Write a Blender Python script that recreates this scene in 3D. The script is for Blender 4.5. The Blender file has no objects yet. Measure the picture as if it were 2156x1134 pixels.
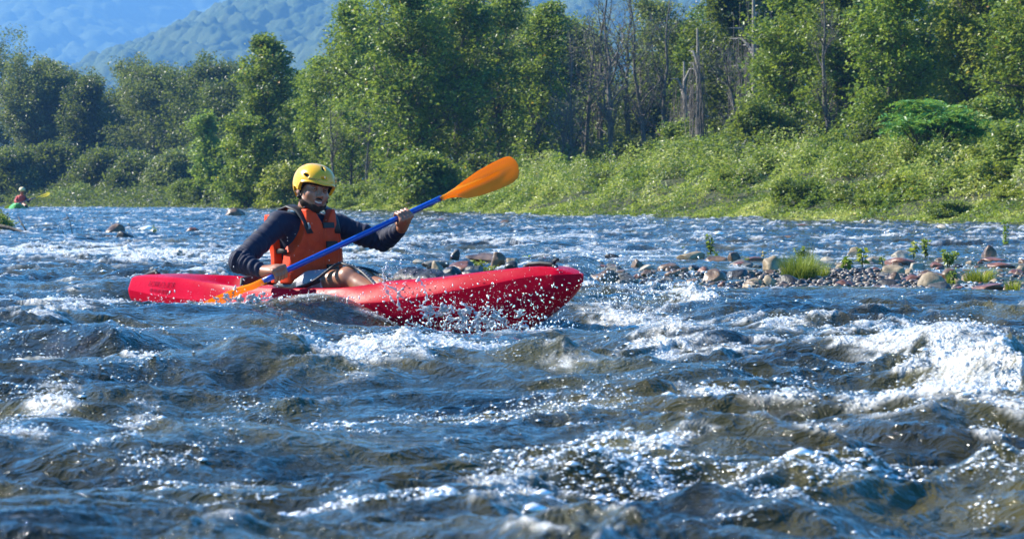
import bpy, math, random
import numpy as np
from mathutils import Vector, Matrix
R = math.radians
scn = bpy.context.scene
COL = scn.collection

# ------------------------------------------------------------------ camera, sky, sun, exposure
F_PX = 6000.0                     # focal length in pixels of the 2156 px wide photograph
CAM_Z = 0.56
HORIZON = 428.0
PITCH = math.atan((567.0 - HORIZON) / F_PX)
cam = bpy.data.cameras.new('camera')
cam.sensor_width = 36.0
cam.lens = 36.0 * F_PX / 2156.0
cam.clip_start = 0.1
cam.clip_end = 9000
cam.dof.use_dof = True
cam.dof.focus_distance = 15.2
cam.dof.aperture_fstop = 13.0
camo = bpy.data.objects.new('camera', cam)
camo.location = (0, 0, CAM_Z)
camo.rotation_euler = (math.pi / 2 - PITCH, 0, 0)
COL.objects.link(camo)
scn.camera = camo

SUN_AZ = R(-74)                   # from +y (view direction) towards -x (left)
SUN_EL = R(38)
world = bpy.data.worlds.new('World')
scn.world = world
world.use_nodes = True
wn = world.node_tree
bg = wn.nodes['Background']
sky = wn.nodes.new('ShaderNodeTexSky')
sky.sky_type = 'NISHITA'
sky.sun_disc = False
sky.sun_elevation = SUN_EL
sky.sun_rotation = SUN_AZ
sky.air_density = 1.1
sky.dust_density = 0.1
sky.ozone_density = 5.0
hsw = wn.nodes.new('ShaderNodeHueSaturation'); hsw.inputs['Saturation'].default_value = 1.55
wn.links.new(sky.outputs[0], hsw.inputs['Color']); wn.links.new(hsw.outputs[0], bg.inputs[0])
bg.inputs[1].default_value = 0.10
sd = bpy.data.lights.new('sun', 'SUN')
sd.energy = 5.0
sd.angle = R(0.55)
sd.color = (1.0, 0.93, 0.80)
so = bpy.data.objects.new('sun', sd)
SUNV = Vector((math.sin(SUN_AZ) * math.cos(SUN_EL), math.cos(SUN_AZ) * math.cos(SUN_EL), math.sin(SUN_EL)))
so.rotation_euler = (-SUNV).to_track_quat('-Z', 'Y').to_euler()
so.location = (-20, 10, 30)
COL.objects.link(so)
vs = scn.view_settings
vs.view_transform = 'Standard'
vs.look = 'None'
vs.exposure = 1.52
vs.gamma = 1.0
scn.render.engine = 'CYCLES'
cy = scn.cycles
cy.use_denoising = True
cy.max_bounces = 6
cy.diffuse_bounces = 3
cy.glossy_bounces = 3
cy.transmission_bounces = 4
cy.transparent_max_bounces = 6
cy.volume_bounces = 0
cy.sample_clamp_indirect = 6.0
cy.sample_clamp_direct = 0.0
cy.caustics_reflective = False
cy.caustics_refractive = False

# ------------------------------------------------------------------ helpers
def at(px, py, Y):
    """world point seen at photograph pixel (px, py) at distance Y"""
    return Vector(((px - 1078.0) / F_PX * Y, Y, CAM_Z + (HORIZON - py) / F_PX * Y))

def tag(o, label=None, cat=None, group=None, kind=None):
    if label: o['label'] = label
    if cat: o['category'] = cat
    if group: o['group'] = group
    if kind: o['kind'] = kind
    return o

def empty(name, loc, rz=0.0):
    o = bpy.data.objects.new(name, None)
    o.location = loc
    o.rotation_euler = (0, 0, rz)
    o.empty_display_size = 0.2
    COL.objects.link(o)
    return o

def mesh_obj(name, V, F, mat, parent=None, smooth=True, attrs=None, origin=None):
    """V (n,3) array, F (m,3|4) array or list of arrays/tuples; V are world coords unless parent given"""
    V = np.asarray(V, dtype=np.float64).reshape(-1, 3)
    if origin is not None:
        V = V - np.asarray(origin)[None, :]
    me = bpy.data.meshes.new(name)
    if isinstance(F, np.ndarray):
        Fs = [F]
    else:
        tri = [f for f in F if len(f) == 3]; quad = [f for f in F if len(f) == 4]; oth = [f for f in F if len(f) > 4]
        Fs = []
        if tri: Fs.append(np.array(tri))
        if quad: Fs.append(np.array(quad))
        for f in oth: Fs.append(np.array([f]))
    me.vertices.add(len(V)); me.vertices.foreach_set('co', V.astype(np.float32).ravel())
    nl = sum(f.size for f in Fs); nf = sum(len(f) for f in Fs)
    me.loops.add(nl); me.polygons.add(nf)
    me.loops.foreach_set('vertex_index', np.concatenate([f.ravel() for f in Fs]).astype(np.int32))
    tot = np.concatenate([np.full(len(f), f.shape[1], np.int32) for f in Fs])
    st = np.zeros(nf, np.int32); st[1:] = np.cumsum(tot)[:-1]
    me.polygons.foreach_set('loop_start', st)
    me.polygons.foreach_set('loop_total', tot)
    me.polygons.foreach_set('use_smooth', np.full(nf, bool(smooth)))
    if attrs:
        for k, a in attrs.items():
            at_ = me.attributes.new(k, 'FLOAT', 'POINT')
            at_.data.foreach_set('value', np.asarray(a, np.float32).ravel())
    me.update(calc_edges=True)
    me.validate()
    if mat is not None: me.materials.append(mat)
    o = bpy.data.objects.new(name, me)
    if origin is not None and parent is None:
        o.location = origin
    COL.objects.link(o)
    if parent is not None: o.parent = parent
    return o

class MB:
    """collects pieces into one mesh"""
    def __init__(s): s.V = []; s.F = []; s.n = 0; s.A = []
    def add(s, V, F, a=0.0):
        V = np.asarray(V, float).reshape(-1, 3)
        for f in (F.tolist() if isinstance(F, np.ndarray) else F): s.F.append(tuple(i + s.n for i in f))
        s.V.append(V); s.n += len(V); s.A.append(np.full(len(V), a))
    def tube(s, pts, radii, seg=8, cap=True, a=0.0, flat=1.0, upv=None):
        P = [Vector(p) for p in pts]; n = len(P)
        if not hasattr(radii, '__len__'): radii = [radii] * n
        V = []; prev = None
        for i in range(n):
            t = (P[min(i + 1, n - 1)] - P[max(i - 1, 0)])
            if t.length < 1e-9: t = Vector((0, 0, 1))
            t.normalize()
            if prev is None:
                u = Vector(upv) if upv is not None else (Vector((0, 0, 1)) if abs(t.z) < 0.9 else Vector((1, 0, 0)))
            else: u = prev
            u = (u - t * u.dot(t)); u.normalize(); prev = u
            w = t.cross(u)
            for k in range(seg):
                an = 2 * math.pi * k / seg
                V.append(P[i] + u * (math.cos(an) * radii[i] * flat) + w * (math.sin(an) * radii[i]))
        F = [(i * seg + k, i * seg + (k + 1) % seg, (i + 1) * seg + (k + 1) % seg, (i + 1) * seg + k) for i in range(n - 1) for k in range(seg)]
        if cap:
            F.append(tuple(reversed(range(seg)))); F.append(tuple((n - 1) * seg + k for k in range(seg)))
        s.add([tuple(v) for v in V], F, a)
    def build(s, name, mat, parent=None, smooth=True, origin=None, attr=None):
        return mesh_obj(name, np.concatenate(s.V), s.F, mat, parent, smooth, {attr: np.concatenate(s.A)} if attr else None, origin)

# ---- numpy gradient noise
_prm = np.random.RandomState(7).permutation(512).astype(np.int64)
_perm = np.concatenate([_prm, _prm, _prm])
_ga = np.random.RandomState(11).rand(512) * 2 * np.pi
_gx, _gy = np.cos(_ga), np.sin(_ga)
def pn2(x, y, seed=0):
    x = np.asarray(x) + seed * 17.31; y = np.asarray(y) + seed * 9.17
    xi = np.floor(x).astype(np.int64); yi = np.floor(y).astype(np.int64)
    xf = x - xi; yf = y - yi
    u = xf * xf * xf * (xf * (xf * 6 - 15) + 10); v = yf * yf * yf * (yf * (yf * 6 - 15) + 10)
    X = xi & 511; X1 = (xi + 1) & 511; Y = yi & 511; Y1 = (yi + 1) & 511
    def g(a, b, dx, dy):
        h = _perm[_perm[a] + b] & 511
        return _gx[h] * dx + _gy[h] * dy
    n00 = g(X, Y, xf, yf); n10 = g(X1, Y, xf - 1, yf); n01 = g(X, Y1, xf, yf - 1); n11 = g(X1, Y1, xf - 1, yf - 1)
    return ((n00 * (1 - u) + n10 * u) * (1 - v) + (n01 * (1 - u) + n11 * u) * v) * 1.5
def pn3(p, sc, seed=0):
    x, y, z = p[:, 0] * sc, p[:, 1] * sc, p[:, 2] * sc
    return (pn2(x + z * .71, y - z * .37, seed) + pn2(y + x * .23, z + x * .41, seed + 3) + pn2(z - y * .3, x + y * .52, seed + 5)) / 2.0
def sst(a, b, x):
    t = np.clip((x - a) / (b - a), 0, 1)
    return t * t * (3 - 2 * t)

# ------------------------------------------------------------------ materials
class NT:
    def __init__(s, name):
        s.m = bpy.data.materials.new(name); s.m.use_nodes = True
        s.t = s.m.node_tree; s.n = s.t.nodes; s.l = s.t.links
        s.bsdf = s.n['Principled BSDF']; s.out = s.n['Material Output']
    def new(s, t, **kw):
        x = s.n.new(t)
        for k, v in kw.items(): setattr(x, k, v)
        return x
    def link(s, a, b): s.l.new(a, b)
    def noise(s, scale, detail=4, rough=.55, co='Object', dist=0.0):
        tc = s.new('ShaderNodeTexCoord'); nz = s.new('ShaderNodeTexNoise')
        nz.inputs['Scale'].default_value = scale; nz.inputs['Detail'].default_value = detail
        nz.inputs['Roughness'].default_value = rough; nz.inputs['Distortion'].default_value = dist
        s.link(tc.outputs[co], nz.inputs['Vector']); return nz
    def ramp(s, fac, stops):
        r = s.new('ShaderNodeValToRGB'); e = r.color_ramp.elements
        while len(e) < len(stops): e.new(0.5)
        for i, (p, c) in enumerate(stops): e[i].position = p; e[i].color = (*c, 1) if len(c) == 3 else c
        s.link(fac, r.inputs[0]); return r
    def mix(s, fac, a, b, mode='MIX'):
        m = s.new('ShaderNodeMix', data_type='RGBA', blend_type=mode)
        for sock, v in ((m.inputs[0], fac), (m.inputs[6], a), (m.inputs[7], b)):
            if hasattr(v, 'links'): s.link(v, sock)
            elif hasattr(v, '__len__'): sock.default_value = (*v, 1)
            else: sock.default_value = v
        return m.outputs[2]
    def math(s, op, a, b=0.0):
        m = s.new('ShaderNodeMath', operation=op)
        for sock, v in ((m.inputs[0], a), (m.inputs[1], b)):
            if hasattr(v, 'links'): s.link(v, sock)
            else: sock.default_value = v
        return m.outputs[0]
    def bump(s, h, strength=.3, dist=.01, normal=None):
        b = s.new('ShaderNodeBump'); b.inputs['Strength'].default_value = strength; b.inputs['Distance'].default_value = dist
        s.link(h, b.inputs['Height'])
        if normal is not None: s.link(normal, b.inputs['Normal'])
        return b.outputs[0]
    def attr(s, name):
        a = s.new('ShaderNodeAttribute'); a.attribute_name = name; return a.outputs['Fac']

def plain(name, col, rough=.5, spec=.5, var=.12, scale=12, bump=.0, bscale=80, bdist=.002, coat=0.0, sheen=0.0):
    t = NT(name); nz = t.noise(scale)
    c = t.mix(nz.outputs[0], [v * (1 - var) for v in col], [min(1, v * (1 + var)) for v in col])
    t.link(c, t.bsdf.inputs['Base Color'])
    t.bsdf.inputs['Roughness'].default_value = rough
    t.bsdf.inputs['Specular IOR Level'].default_value = spec
    t.bsdf.inputs['Coat Weight'].default_value = coat
    t.bsdf.inputs['Sheen Weight'].default_value = sheen
    if bump:
        b = t.noise(bscale, 3); t.link(t.bump(b.outputs[0], bump, bdist), t.bsdf.inputs['Normal'])
    return t.m

def leaf_mat(name, dark, mid, light, odd=None, rough=.42, transl=.45):
    t = NT(name); a = t.attr('tint')
    stops = [(0.0, dark), (0.5, mid), (1.0, light)] if odd is None else [(0.0, dark), (0.48, mid), (0.93, light), (1.0, odd)]
    r = t.ramp(a, stops)
    oi = t.new('ShaderNodeObjectInfo')
    hs = t.new('ShaderNodeHueSaturation')
    hs.inputs['Hue'].default_value = .5
    v = t.math('ADD', t.math('MULTIPLY', oi.outputs['Random'], .35), .82)
    t.link(v, hs.inputs['Value']); t.link(r.outputs[0], hs.inputs['Color'])
    t.link(hs.outputs[0], t.bsdf.inputs['Base Color'])
    t.bsdf.inputs['Roughness'].default_value = rough
    t.bsdf.inputs['Specular IOR Level'].default_value = .5
    tr = t.new('ShaderNodeBsdfTranslucent')
    tc = t.mix(.5, hs.outputs[0], (.34, .42, .04))
    t.link(tc, tr.inputs[0])
    mx = t.new('ShaderNodeMixShader'); mx.inputs[0].default_value = transl
    t.link(t.bsdf.outputs[0], mx.inputs[1]); t.link(tr.outputs[0], mx.inputs[2]); t.link(mx.outputs[0], t.out.inputs[0])
    return t.m

def bark_mat(name, a, b):
    t = NT(name); nz = t.noise(6, 6, .65)
    r = t.ramp(nz.outputs[0], [(.3, a), (.7, b)])
    t.link(r.outputs[0], t.bsdf.inputs['Base Color']); t.bsdf.inputs['Roughness'].default_value = .85
    b2 = t.noise(25, 4); t.link(t.bump(b2.outputs[0], .6, .02), t.bsdf.inputs['Normal'])
    return t.m
# ------------------------------------------------------------------ water height
def wprof(y): return 0.28 * sst(22, 100, y)

def WP(px, py):
    """photo pixel -> point on the mean water surface"""
    Y = (CAM_Z) * F_PX / max(py - HORIZON, 3.0)
    for _ in range(30):
        Y = .5 * Y + .5 * (CAM_Z - float(wprof(np.float64(Y)))) * F_PX / max(py - HORIZON, 3.0)
    return (px - 1078.0) / F_PX * Y, Y

# hump features: px, py, half width px, half depth (m), height (m), tilt (dy/dx of crest line)
HUMPS = [
 (170, 745, 190, .30, .085, -.15), (30, 700, 120, .3, .04, 0), (560, 800, 110, .22, .055, .1), (850, 770, 150, .30, .065, .15),
 (1430, 745, 190, .33, .085, -.2), (1750, 775, 200, .25, .05, -.15), (2010, 770, 180, .28, .10, .1), (2080, 830, 150, .2, .05, 0),
 (1200, 800, 160, .2, .035, 0), (700, 690, 260, .35, .045, .05), (1560, 960, 200, .25, .03, 0),
 (1250, 1020, 120, .15, .035, 0), (480, 960, 260, .22, .04, 0), (1300, 660, 140, .3, .05, 0), (1450, 640, 90, .2, .04, 0),
 (1560, 840, 200, .22, .045, -.2), (120, 900, 140, .2, .05, 0), (1300, 870, 260, .25, .035, 0), (1020, 740, 120, .2, .03, 0), (350, 1000, 200, .2, .03, 0),
 (2000, 960, 200, .2, .03, 0), (1730, 1040, 120, .12, .045, 0), (1900, 690, 160, .25, .03, 0), (120, 560, 300, .5, .05, 0),
]
# foam blobs: px, py, half w px, half h px, amount
FOAM = [
 (2070, 862, 140, 36, 1.5), (2140, 835, 60, 36, 1.3), (1960, 850, 80, 22, 1.0), (1960, 800, 150, 14, .9), (2100, 775, 70, 12, .8), (1740, 775, 140, 20, 1.0), (1480, 745, 120, 26, .9),
 (1390, 770, 110, 26, .7), (1500, 770, 90, 30, .4), (830, 790, 170, 30, 1.05), (700, 815, 110, 26, .9), (880, 760, 60, 26, .8), (740, 760, 70, 20, .6),
 (60, 700, 110, 30, .6), (160, 740, 90, 30, .5), (100, 870, 70, 36, .85), (330, 790, 60, 18, .5), (300, 880, 60, 28, .6), (1215, 822, 90, 12, .45), (1050, 800, 90, 14, .5),
 (1310, 985, 110, 35, .7), (1130, 1065, 130, 26, .75), (1720, 1050, 90, 26, .5), (2120, 990, 50, 25, .7), (1560, 885, 110, 18, .6),
 (1440, 640, 70, 18, 1.0), (720, 640, 60, 10, 1.2), (500, 640, 60, 10, 1.2), (400, 668, 70, 10, 1.1), (300, 640, 60, 14, .9), (860, 680, 60, 8, .9), (1230, 690, 110, 22, .9), (1330, 650, 130, 30, .6), (1080, 700, 130, 18, .9), (900, 690, 60, 14, .5),
 (640, 640, 150, 16, 1.3), (450, 660, 100, 14, 1.1), (330, 668, 110, 16, .6), (800, 655, 60, 12, .8), (560, 650, 60, 12, 1.2),
 (80, 545, 180, 22, 1.1), (330, 553, 190, 20, 1.2), (500, 560, 90, 18, 1.0), (770, 545, 90, 20, .7), (870, 520, 80, 14, .6), (1450, 608, 190, 7, .8), (1900, 612, 200, 6, .6),
 (1260, 540, 120, 10, .4), (1080, 510, 200, 10, .4), (2100, 605, 80, 8, .8), (640, 870, 80, 12, .4), (450, 1010, 100, 14, .35), (1180, 905, 90, 14, .3), (1900, 1000, 90, 12, .3),
 (2080, 660, 80, 16, .5), (1680, 700, 90, 12, .4), (150, 620, 120, 20, .5), (200, 680, 120, 14, .5), (60, 820, 80, 16, .5), (240, 1110, 120, 14, .5), (560, 1100, 120, 14, .4),
]
def ridge(n): return 1.0 - np.abs(n) * 2.0

def heavy0(f): return sst(1.0, 1.5, f)
def water_fields(x, y, fine=True):
    # domain warp
    wx = x + .25 * pn2(x / 1.1, y / 1.1, 1) + .08 * pn2(x / .35, y / .35, 2)
    wy = y + .25 * pn2(x / 1.3, y / 1.3, 3) + .08 * pn2(x / .3, y / .3, 4)
    far = sst(17, 30, y)
    h = wprof(y)
    calm = 0; nearhull = 0
    calm = np.exp(-(((x - 2.2) / 1.6) ** 2 + ((y - 17.6) / 1.0) ** 2)) * .75
    rough = (.65 + .7 * np.clip(.5 + pn2(x / 2.1, y / 2.8, 9), 0, 1)) * (1 - calm)
    pxx = x / y * F_PX + 1078
    shoal = sst(1215, 1290, pxx) * sst(17.6, 18.6, y) * (1 - sst(27, 34, y)) + np.exp(-((pxx - 985) / 110) ** 4 - ((y - 22.5) / 4.5) ** 4)
    shoal = np.clip(shoal, 0, 1)
    rough = rough * (1 - .72 * shoal)
    h = h + .055 * pn2(wx / 2.0, wy / 1.25, 5) * (1 - .4 * far) * (1 - .8 * shoal) - .018 * shoal
    r1 = ridge(pn2(wx / 1.25, wy / .85, 6)); r2 = ridge(pn2(wx / .55, wy / .42, 7)); r3 = ridge(pn2(wx / .24, wy / .19, 8))
    h = h + rough * (.034 * r1 + .026 * r2 * (1 + .3 * r1) + .0135 * r3)
    h = h + rough * (.0045 * pn2(wx / .10, wy / .085, 10) + .0055 * ridge(pn2(wx / .13, wy / .085, 15)) + (.0030 * pn2(wx / .05, wy / .045, 11) if fine else 0))
    h = h + far * rough * (.02 * ridge(pn2(x / 1.6, y / 1.9, 12)) + .012 * pn2(x / .5, y / .8, 13))
    for (px, py, hw, hd, amp, tl) in HUMPS:
        amp = amp * 1.3
        cx, cyy = WP(px, py + amp * .6 * F_PX / WP(px, py)[1] * .6)
        sx = hw / F_PX * cyy
        dx = (x - cx) / sx; dy = (y - cyy - tl * (x - cx)) / hd
        # steeper on the near side
        dy = np.where(dy < 0, dy * 1.35, dy * .8)
        h = h + amp * np.exp(-(dx * dx + dy * dy))
    # foam
    f = np.zeros_like(h)
    lift = np.zeros_like(h)
    for (px, py, hw, hh, am) in FOAM:
        cx, cyy = WP(px, py)
        sx = hw / F_PX * cyy; sy = max(hh * cyy * cyy / (F_PX * CAM_Z) * .8, .06)
        g = np.exp(-np.abs(((x - cx) / sx)) ** 2.4 - np.abs(((y - cyy) / sy)) ** 2.4)
        f = np.maximum(f, g * am)
    n1 = pn2(wx / .5, wy / .4, 21); n2 = pn2(wx / .17, wy / .14, 22); n3 = pn2(wx / .06, wy / .05, 23); n4 = pn2(wx / .028, wy / .028, 27)
    qx = wx + .05 * n2 + .02 * n3; qy = wy + .05 * pn2(wx / .15, wy / .15, 28) + .02 * n4
    lace = ridge(pn2(qx / .22, qy / .16, 29)) * .5 + ridge(pn2(qx / .085, qy / .07, 30)) * .5
    crest = sst(.45, 1.0, r1) * .30 + sst(.5, 1.0, r2) * .26 + sst(.4, 1, r3) * .12
    patch = sst(-.05, .6, pn2(x / 1.7, y / 1.5, 31)) * (1 - calm)
    base = crest * (.45 + .9 * patch) + far * (.16 + .28 * sst(.5, 1, ridge(pn2(x / 1.2, y / 2.4, 14))))
    fbig = f * (1 + .9 * pn2(wx / .8, wy / .45, 35))
    foam = fbig * (.26 + .46 * lace + .55 * n1 + .42 * n2 + .32 * n3 + .25 * n4) + .25 * heavy0(f) + base * (.25 + .5 * lace + .7 * n2 + .5 * n1 + .4 * n3)
    foam = sst(.24, .70, foam)
    heavy = sst(1.0, 1.5, f)
    # aerated, paler water round the foam
    aer = np.clip(f * .6 + sst(.2, .9, r1) * .25 + .5 * pn2(x / .9, y / .8, 33), 0, 1)
    bub = ridge(pn2(wx / .075, wy / .07, 24)); bub2 = ridge(pn2(wx / .03, wy / .03, 25))
    act = np.clip(np.maximum(f, crest * patch * 1.2), 0, 1) * (1 - .3 * far)
    if fine:
        h = h + act * (.010 * bub + .006 * bub2 + .016 * n2 + .006 * n3) + .003 * foam
        h = h + heavy * (.015 + .05 * np.abs(n1) + .05 * np.abs(pn2(wx / .2, wy / .2, 26)) + .02 * np.abs(n3) + .012 * bub)
    # lower, flatter water under the raised bow and along the stern
    for (cx, cyy, rx, ry, tz) in ((.08, 13.5, .95, 1.15, -.115), (-2.05, 15.75, .62, .8, -.085), (-1.15, 14.55, .45, .35, .035), (-1.95, 15.05, .55, 1.0, -.07)):
        m = np.exp(-(np.abs((x - cx) / rx) ** 3 + np.abs((y - cyy) / ry) ** 3))
        h = h * (1 - m) + m * (tz + (.012 * r2 + .009 * r3 + .006 * n3) * rough)
    # the hull pushes the water away: bank up along the near side, trough under the bow
    h = h + kayak_push(x, y)
    return h, foam, aer

def kayak_push(x, y):
    sx, sy, bx, by = -2.154, 16.3, .345, 14.0
    L = math.hypot(bx - sx, by - sy); ux, uy = (bx - sx) / L, (by - sy) / L
    s = ((x - sx) * ux + (y - sy) * uy) / L
    n = (x - sx) * uy - (y - sy) * ux          # + = towards the camera
    seat = np.exp(-((s - .42) / .16) ** 2) * np.exp(-((n - .48) / .22) ** 2) * .045
    bow = -np.exp(-((s - .84) / .16) ** 4) * np.exp(-((n - .25) / .55) ** 4) * .03
    mid = np.exp(-((s - .60) / .07) ** 2) * np.exp(-((n - .40) / .16) ** 2) * .03
    # no water inside the hull
    inside = np.exp(-((n) / .30) ** 4) * sst(.0, .10, s) * (1 - sst(.80, .95, s))
    return seat + bow + mid - .12 * inside

# ------------------------------------------------------------------ water mesh
def fan(y0, y1, ratio, ncol, umax, uside, side):
    ys = [y0]
    while ys[-1] < y1: ys.append(ys[-1] * ratio)
    ys = np.array(ys)
    u = np.linspace(-1, 1, ncol)
    us = np.concatenate([np.linspace(-side, -1, uside, endpoint=False), u, np.linspace(1, side, uside + 1)[1:]])
    half = .195 * ys + .55
    X = half[:, None] * us[None, :]; Y = np.repeat(ys[:, None], len(us), 1)
    return X, Y
def grid_faces(nr, nc):
    i = np.arange(nr * nc).reshape(nr, nc)
    return np.stack([i[:-1, :-1], i[:-1, 1:], i[1:, 1:], i[1:, :-1]], -1).reshape(-1, 4)

tw = NT('river_water')
_f = tw.attr('foam'); _a = tw.attr('aer')
nzc = tw.noise(1.1, 4)
deep = tw.ramp(nzc.outputs[0], [(.34, (.006, .006, .003)), (.50, (.024, .020, .005)), (.68, (.072, .058, .011))])
wcol = tw.mix(tw.math('MULTIPLY', _a, .55), deep.outputs[0], (.100, .090, .024))
fn = tw.noise(38, 3, .6)
fcol = tw.ramp(fn.outputs[0], [(.3, (.50, .50, .47)), (.6, (.84, .84, .82))])
fb = tw.noise(90, 2, .6)
fm = tw.math('MULTIPLY', _f, tw.ramp(fb.outputs[0], [(.30, (.45,) * 3), (.62, (1,) * 3)]).outputs[0])
wc2 = tw.mix(fm, wcol, fcol.outputs[0])
tw.link(wc2, tw.bsdf.inputs['Base Color'])
rr = tw.math('ADD', tw.math('MULTIPLY', _f, .14), .055)
tw.link(rr, tw.bsdf.inputs['Roughness'])
tw.bsdf.inputs['IOR'].default_value = 1.35
n_a = tw.noise(14, 3, .65, dist=.8); n_b = tw.noise(55, 3, .65, dist=.5); n_m = tw.noise(1.6, 3)
ms = tw.ramp(n_m.outputs[0], [(.40, (.10,) * 3), (.62, (1,) * 3)]).outputs[0]
nb1 = tw.bump(n_a.outputs[0], .9, .032)
b2 = tw.new('ShaderNodeBump'); b2.inputs['Distance'].default_value = .018
tw.link(tw.math('ADD', tw.math('MULTIPLY', ms, .9), tw.math('MULTIPLY', _f, .3)), b2.inputs['Strength'])
tw.link(n_b.outputs[0], b2.inputs['Height']); tw.link(nb1, b2.inputs['Normal'])
tw.link(b2.outputs[0], tw.bsdf.inputs['Normal'])
M_WATER = tw.m

def water_piece(y0, y1, ratio, ncol, uside, side, fine):
    X, Y = fan(y0, y1, ratio, ncol, 1, uside, side)
    x, y = X.ravel(), Y.ravel()
    h, fo, ae = water_fields(x, y, fine)
    return X.shape, np.stack([x, y, h], 1), fo, ae
_s1, _V1, _f1, _a1 = water_piece(2.6, 250.0, 1.0019, 1000, 90, 7, True)
water = mesh_obj('water', _V1, grid_faces(*_s1), M_WATER, None, True, {'foam': _f1, 'aer': _a1})
tag(water, kind='structure')
del _V1
# flat white flecks shaped to imitate sun glints, plus some spray (uncountable)
def octa(P, r, rs=None):
    o = np.array([[1, 0, 0], [-1, 0, 0], [0, 1, 0], [0, -1, 0], [0, 0, 1], [0, 0, -1]], float)
    f = np.array([[0, 2, 4], [2, 1, 4], [1, 3, 4], [3, 0, 4], [2, 0, 5], [1, 2, 5], [3, 1, 5], [0, 3, 5]])
    n = len(P)
    V = (P[:, None, :] + o[None] * r[:, None, None] * np.array([1.7, 1.4, .62])).reshape(-1, 3)
    F = (f[None] + (np.arange(n) * 6)[:, None, None]).reshape(-1, 3)
    return V, F
td = NT('drops_and_glints'); td.bsdf.inputs['Base Color'].default_value = (.95, .95, .94, 1); td.bsdf.inputs['Roughness'].default_value = .22; td.bsdf.inputs['Metallic'].default_value = .45
M_DROP_GLINT = td.m
_rs = np.random.RandomState(5)
_n = 900000
_py = 436 + (1160 - 436) * _rs.uniform(size=_n); _px = _rs.uniform(-60, 2216, _n)
_tab = np.array([WP(1078, p)[1] for p in np.linspace(436, 1160, 400)])
_Y = np.interp(_py, np.linspace(436, 1160, 400), _tab); _X = (_px - 1078) / F_PX * _Y
_h, _fo, _ae = water_fields(_X, _Y, True)
_q = sst(.05, .7, pn2(_X / .5, _Y / .9, 91) + .5 * pn2(_X / .12, _Y / .2, 92) + .15)
_w = _fo * .26 * (1 + _q) + .13 * _q ** 1.8
_w *= 1.1 + 1.0 * (1 - sst(5.5, 9, _Y))
_k = _rs.uniform(size=_n) < _w
_X, _Y, _h, _fo = _X[_k], _Y[_k], _h[_k], _fo[_k]
_r = _rs.lognormal(-.05, .6, len(_X)) * np.clip(.00013 * _Y + .0004, .0012, .008) * (1 + .35 * (1 - sst(5.5, 9, _Y)))
_P = np.stack([_X, _Y, _h + _r * .3 + _fo * np.abs(_rs.normal(size=len(_X))) * .010], 1)
_V, _F = octa(_P, _r)
spray = mesh_obj('glint_flecks', _V, _F, M_DROP_GLINT); tag(spray, 'white flecks standing in for sun glints and spray on the broken water', 'spray', kind='stuff')
print('drops', len(_X))
def wz(x, y):
    return float(water_fields(np.array([float(x)]), np.array([float(y)]))[0][0])

# ------------------------------------------------------------------ banks and river bed
SHORE_R = [(17, 8), (15, 30), (12, 42), (9.5, 52), (4.6, 66), (0, 74), (-4.8, 90), (-7.9, 108), (-13, 130), (-30, 168), (-48, 185), (-90, 192), (-200, 196)]
SHORE_L = [(-4.6, -5), (-5.6, 20), (-7.2, 34), (-8.35, 43), (-8.6, 46), (-11.5, 52), (-17, 75), (-27, 110), (-48, 175), (-60, 189)]
def pdist(x, y, poly):
    d = np.full(x.shape, 1e9); sg = np.zeros(x.shape)
    for (ax, ay), (bx, by) in zip(poly[:-1], poly[1:]):
        vx, vy = bx - ax, by - ay; L2 = vx * vx + vy * vy
        t = np.clip(((x - ax) * vx + (y - ay) * vy) / L2, 0, 1)
        dx, dy = x - ax - t * vx, y - ay - t * vy
        dd = np.hypot(dx, dy); s = np.sign(vx * dy - vy * dx)
        sg = np.where(dd < d, s, sg); d = np.minimum(d, dd)
    return d, sg
def bank_h(x, y):
    d, s = pdist(x, y, SHORE_R)
    dr = -d * s                                     # + inland on the right/far bank
    d2, s2 = pdist(x, y, SHORE_L)
    dl = d2 * s2                                    # + inland on the left bank
    wl = wprof(y)
    Hr = np.interp(x, [-60, -14, -8, -3, 4.6, 12], [.30, .30, .35, .38, .85, 1.25])
    zr = np.where(dr > 0, Hr * sst(-.5, 4.2, dr) + .05 + .02 * np.clip(dr, 0, 60), -.5 * sst(0, 1.5, -dr) + .05)
    zl = np.where(dl > 0, .6 * sst(-.3, 3.5, dl) + .05, -.5 * sst(0, 1.5, -dl) + .05)
    return wl + np.maximum(zr, zl), dr, dl
# terrain sheet under the river and banks, out to the hills
_gx1 = np.concatenate([np.linspace(-400, -70, 30, endpoint=False), np.linspace(-70, 40, 320), np.linspace(42, 400, 30)])
_gy1 = np.concatenate([np.linspace(-8, 30, 30, endpoint=False), np.linspace(30, 210, 420), np.linspace(214, 1100, 40)])
_GX, _GY = np.meshgrid(_gx1, _gy1)
_z, _dr, _dl = bank_h(_GX.ravel(), _GY.ravel())
_inl = np.maximum(_dr, _dl) > 0
_z = _z + _inl * (.10 * pn2(_GX.ravel() / 1.5, _GY.ravel() / 1.5, 40) + .25 * pn2(_GX.ravel() / 9, _GY.ravel() / 9, 41)) * sst(0, 3, np.maximum(_dr, _dl))
_z = np.minimum(_z, 9)
tg = NT('soil'); ng = tg.noise(.9, 6, .6)
rg = tg.ramp(ng.outputs[0], [(.3, (.030, .034, .014)), (.6, (.050, .062, .018)), (.8, (.085, .075, .04))])
tg.link(rg.outputs[0], tg.bsdf.inputs['Base Color']); tg.bsdf.inputs['Roughness'].default_value = .95
ground = mesh_obj('ground', np.stack([_GX.ravel(), _GY.ravel(), _z], 1), grid_faces(*_GX.shape), tg.m)
tag(ground, kind='structure')

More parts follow.
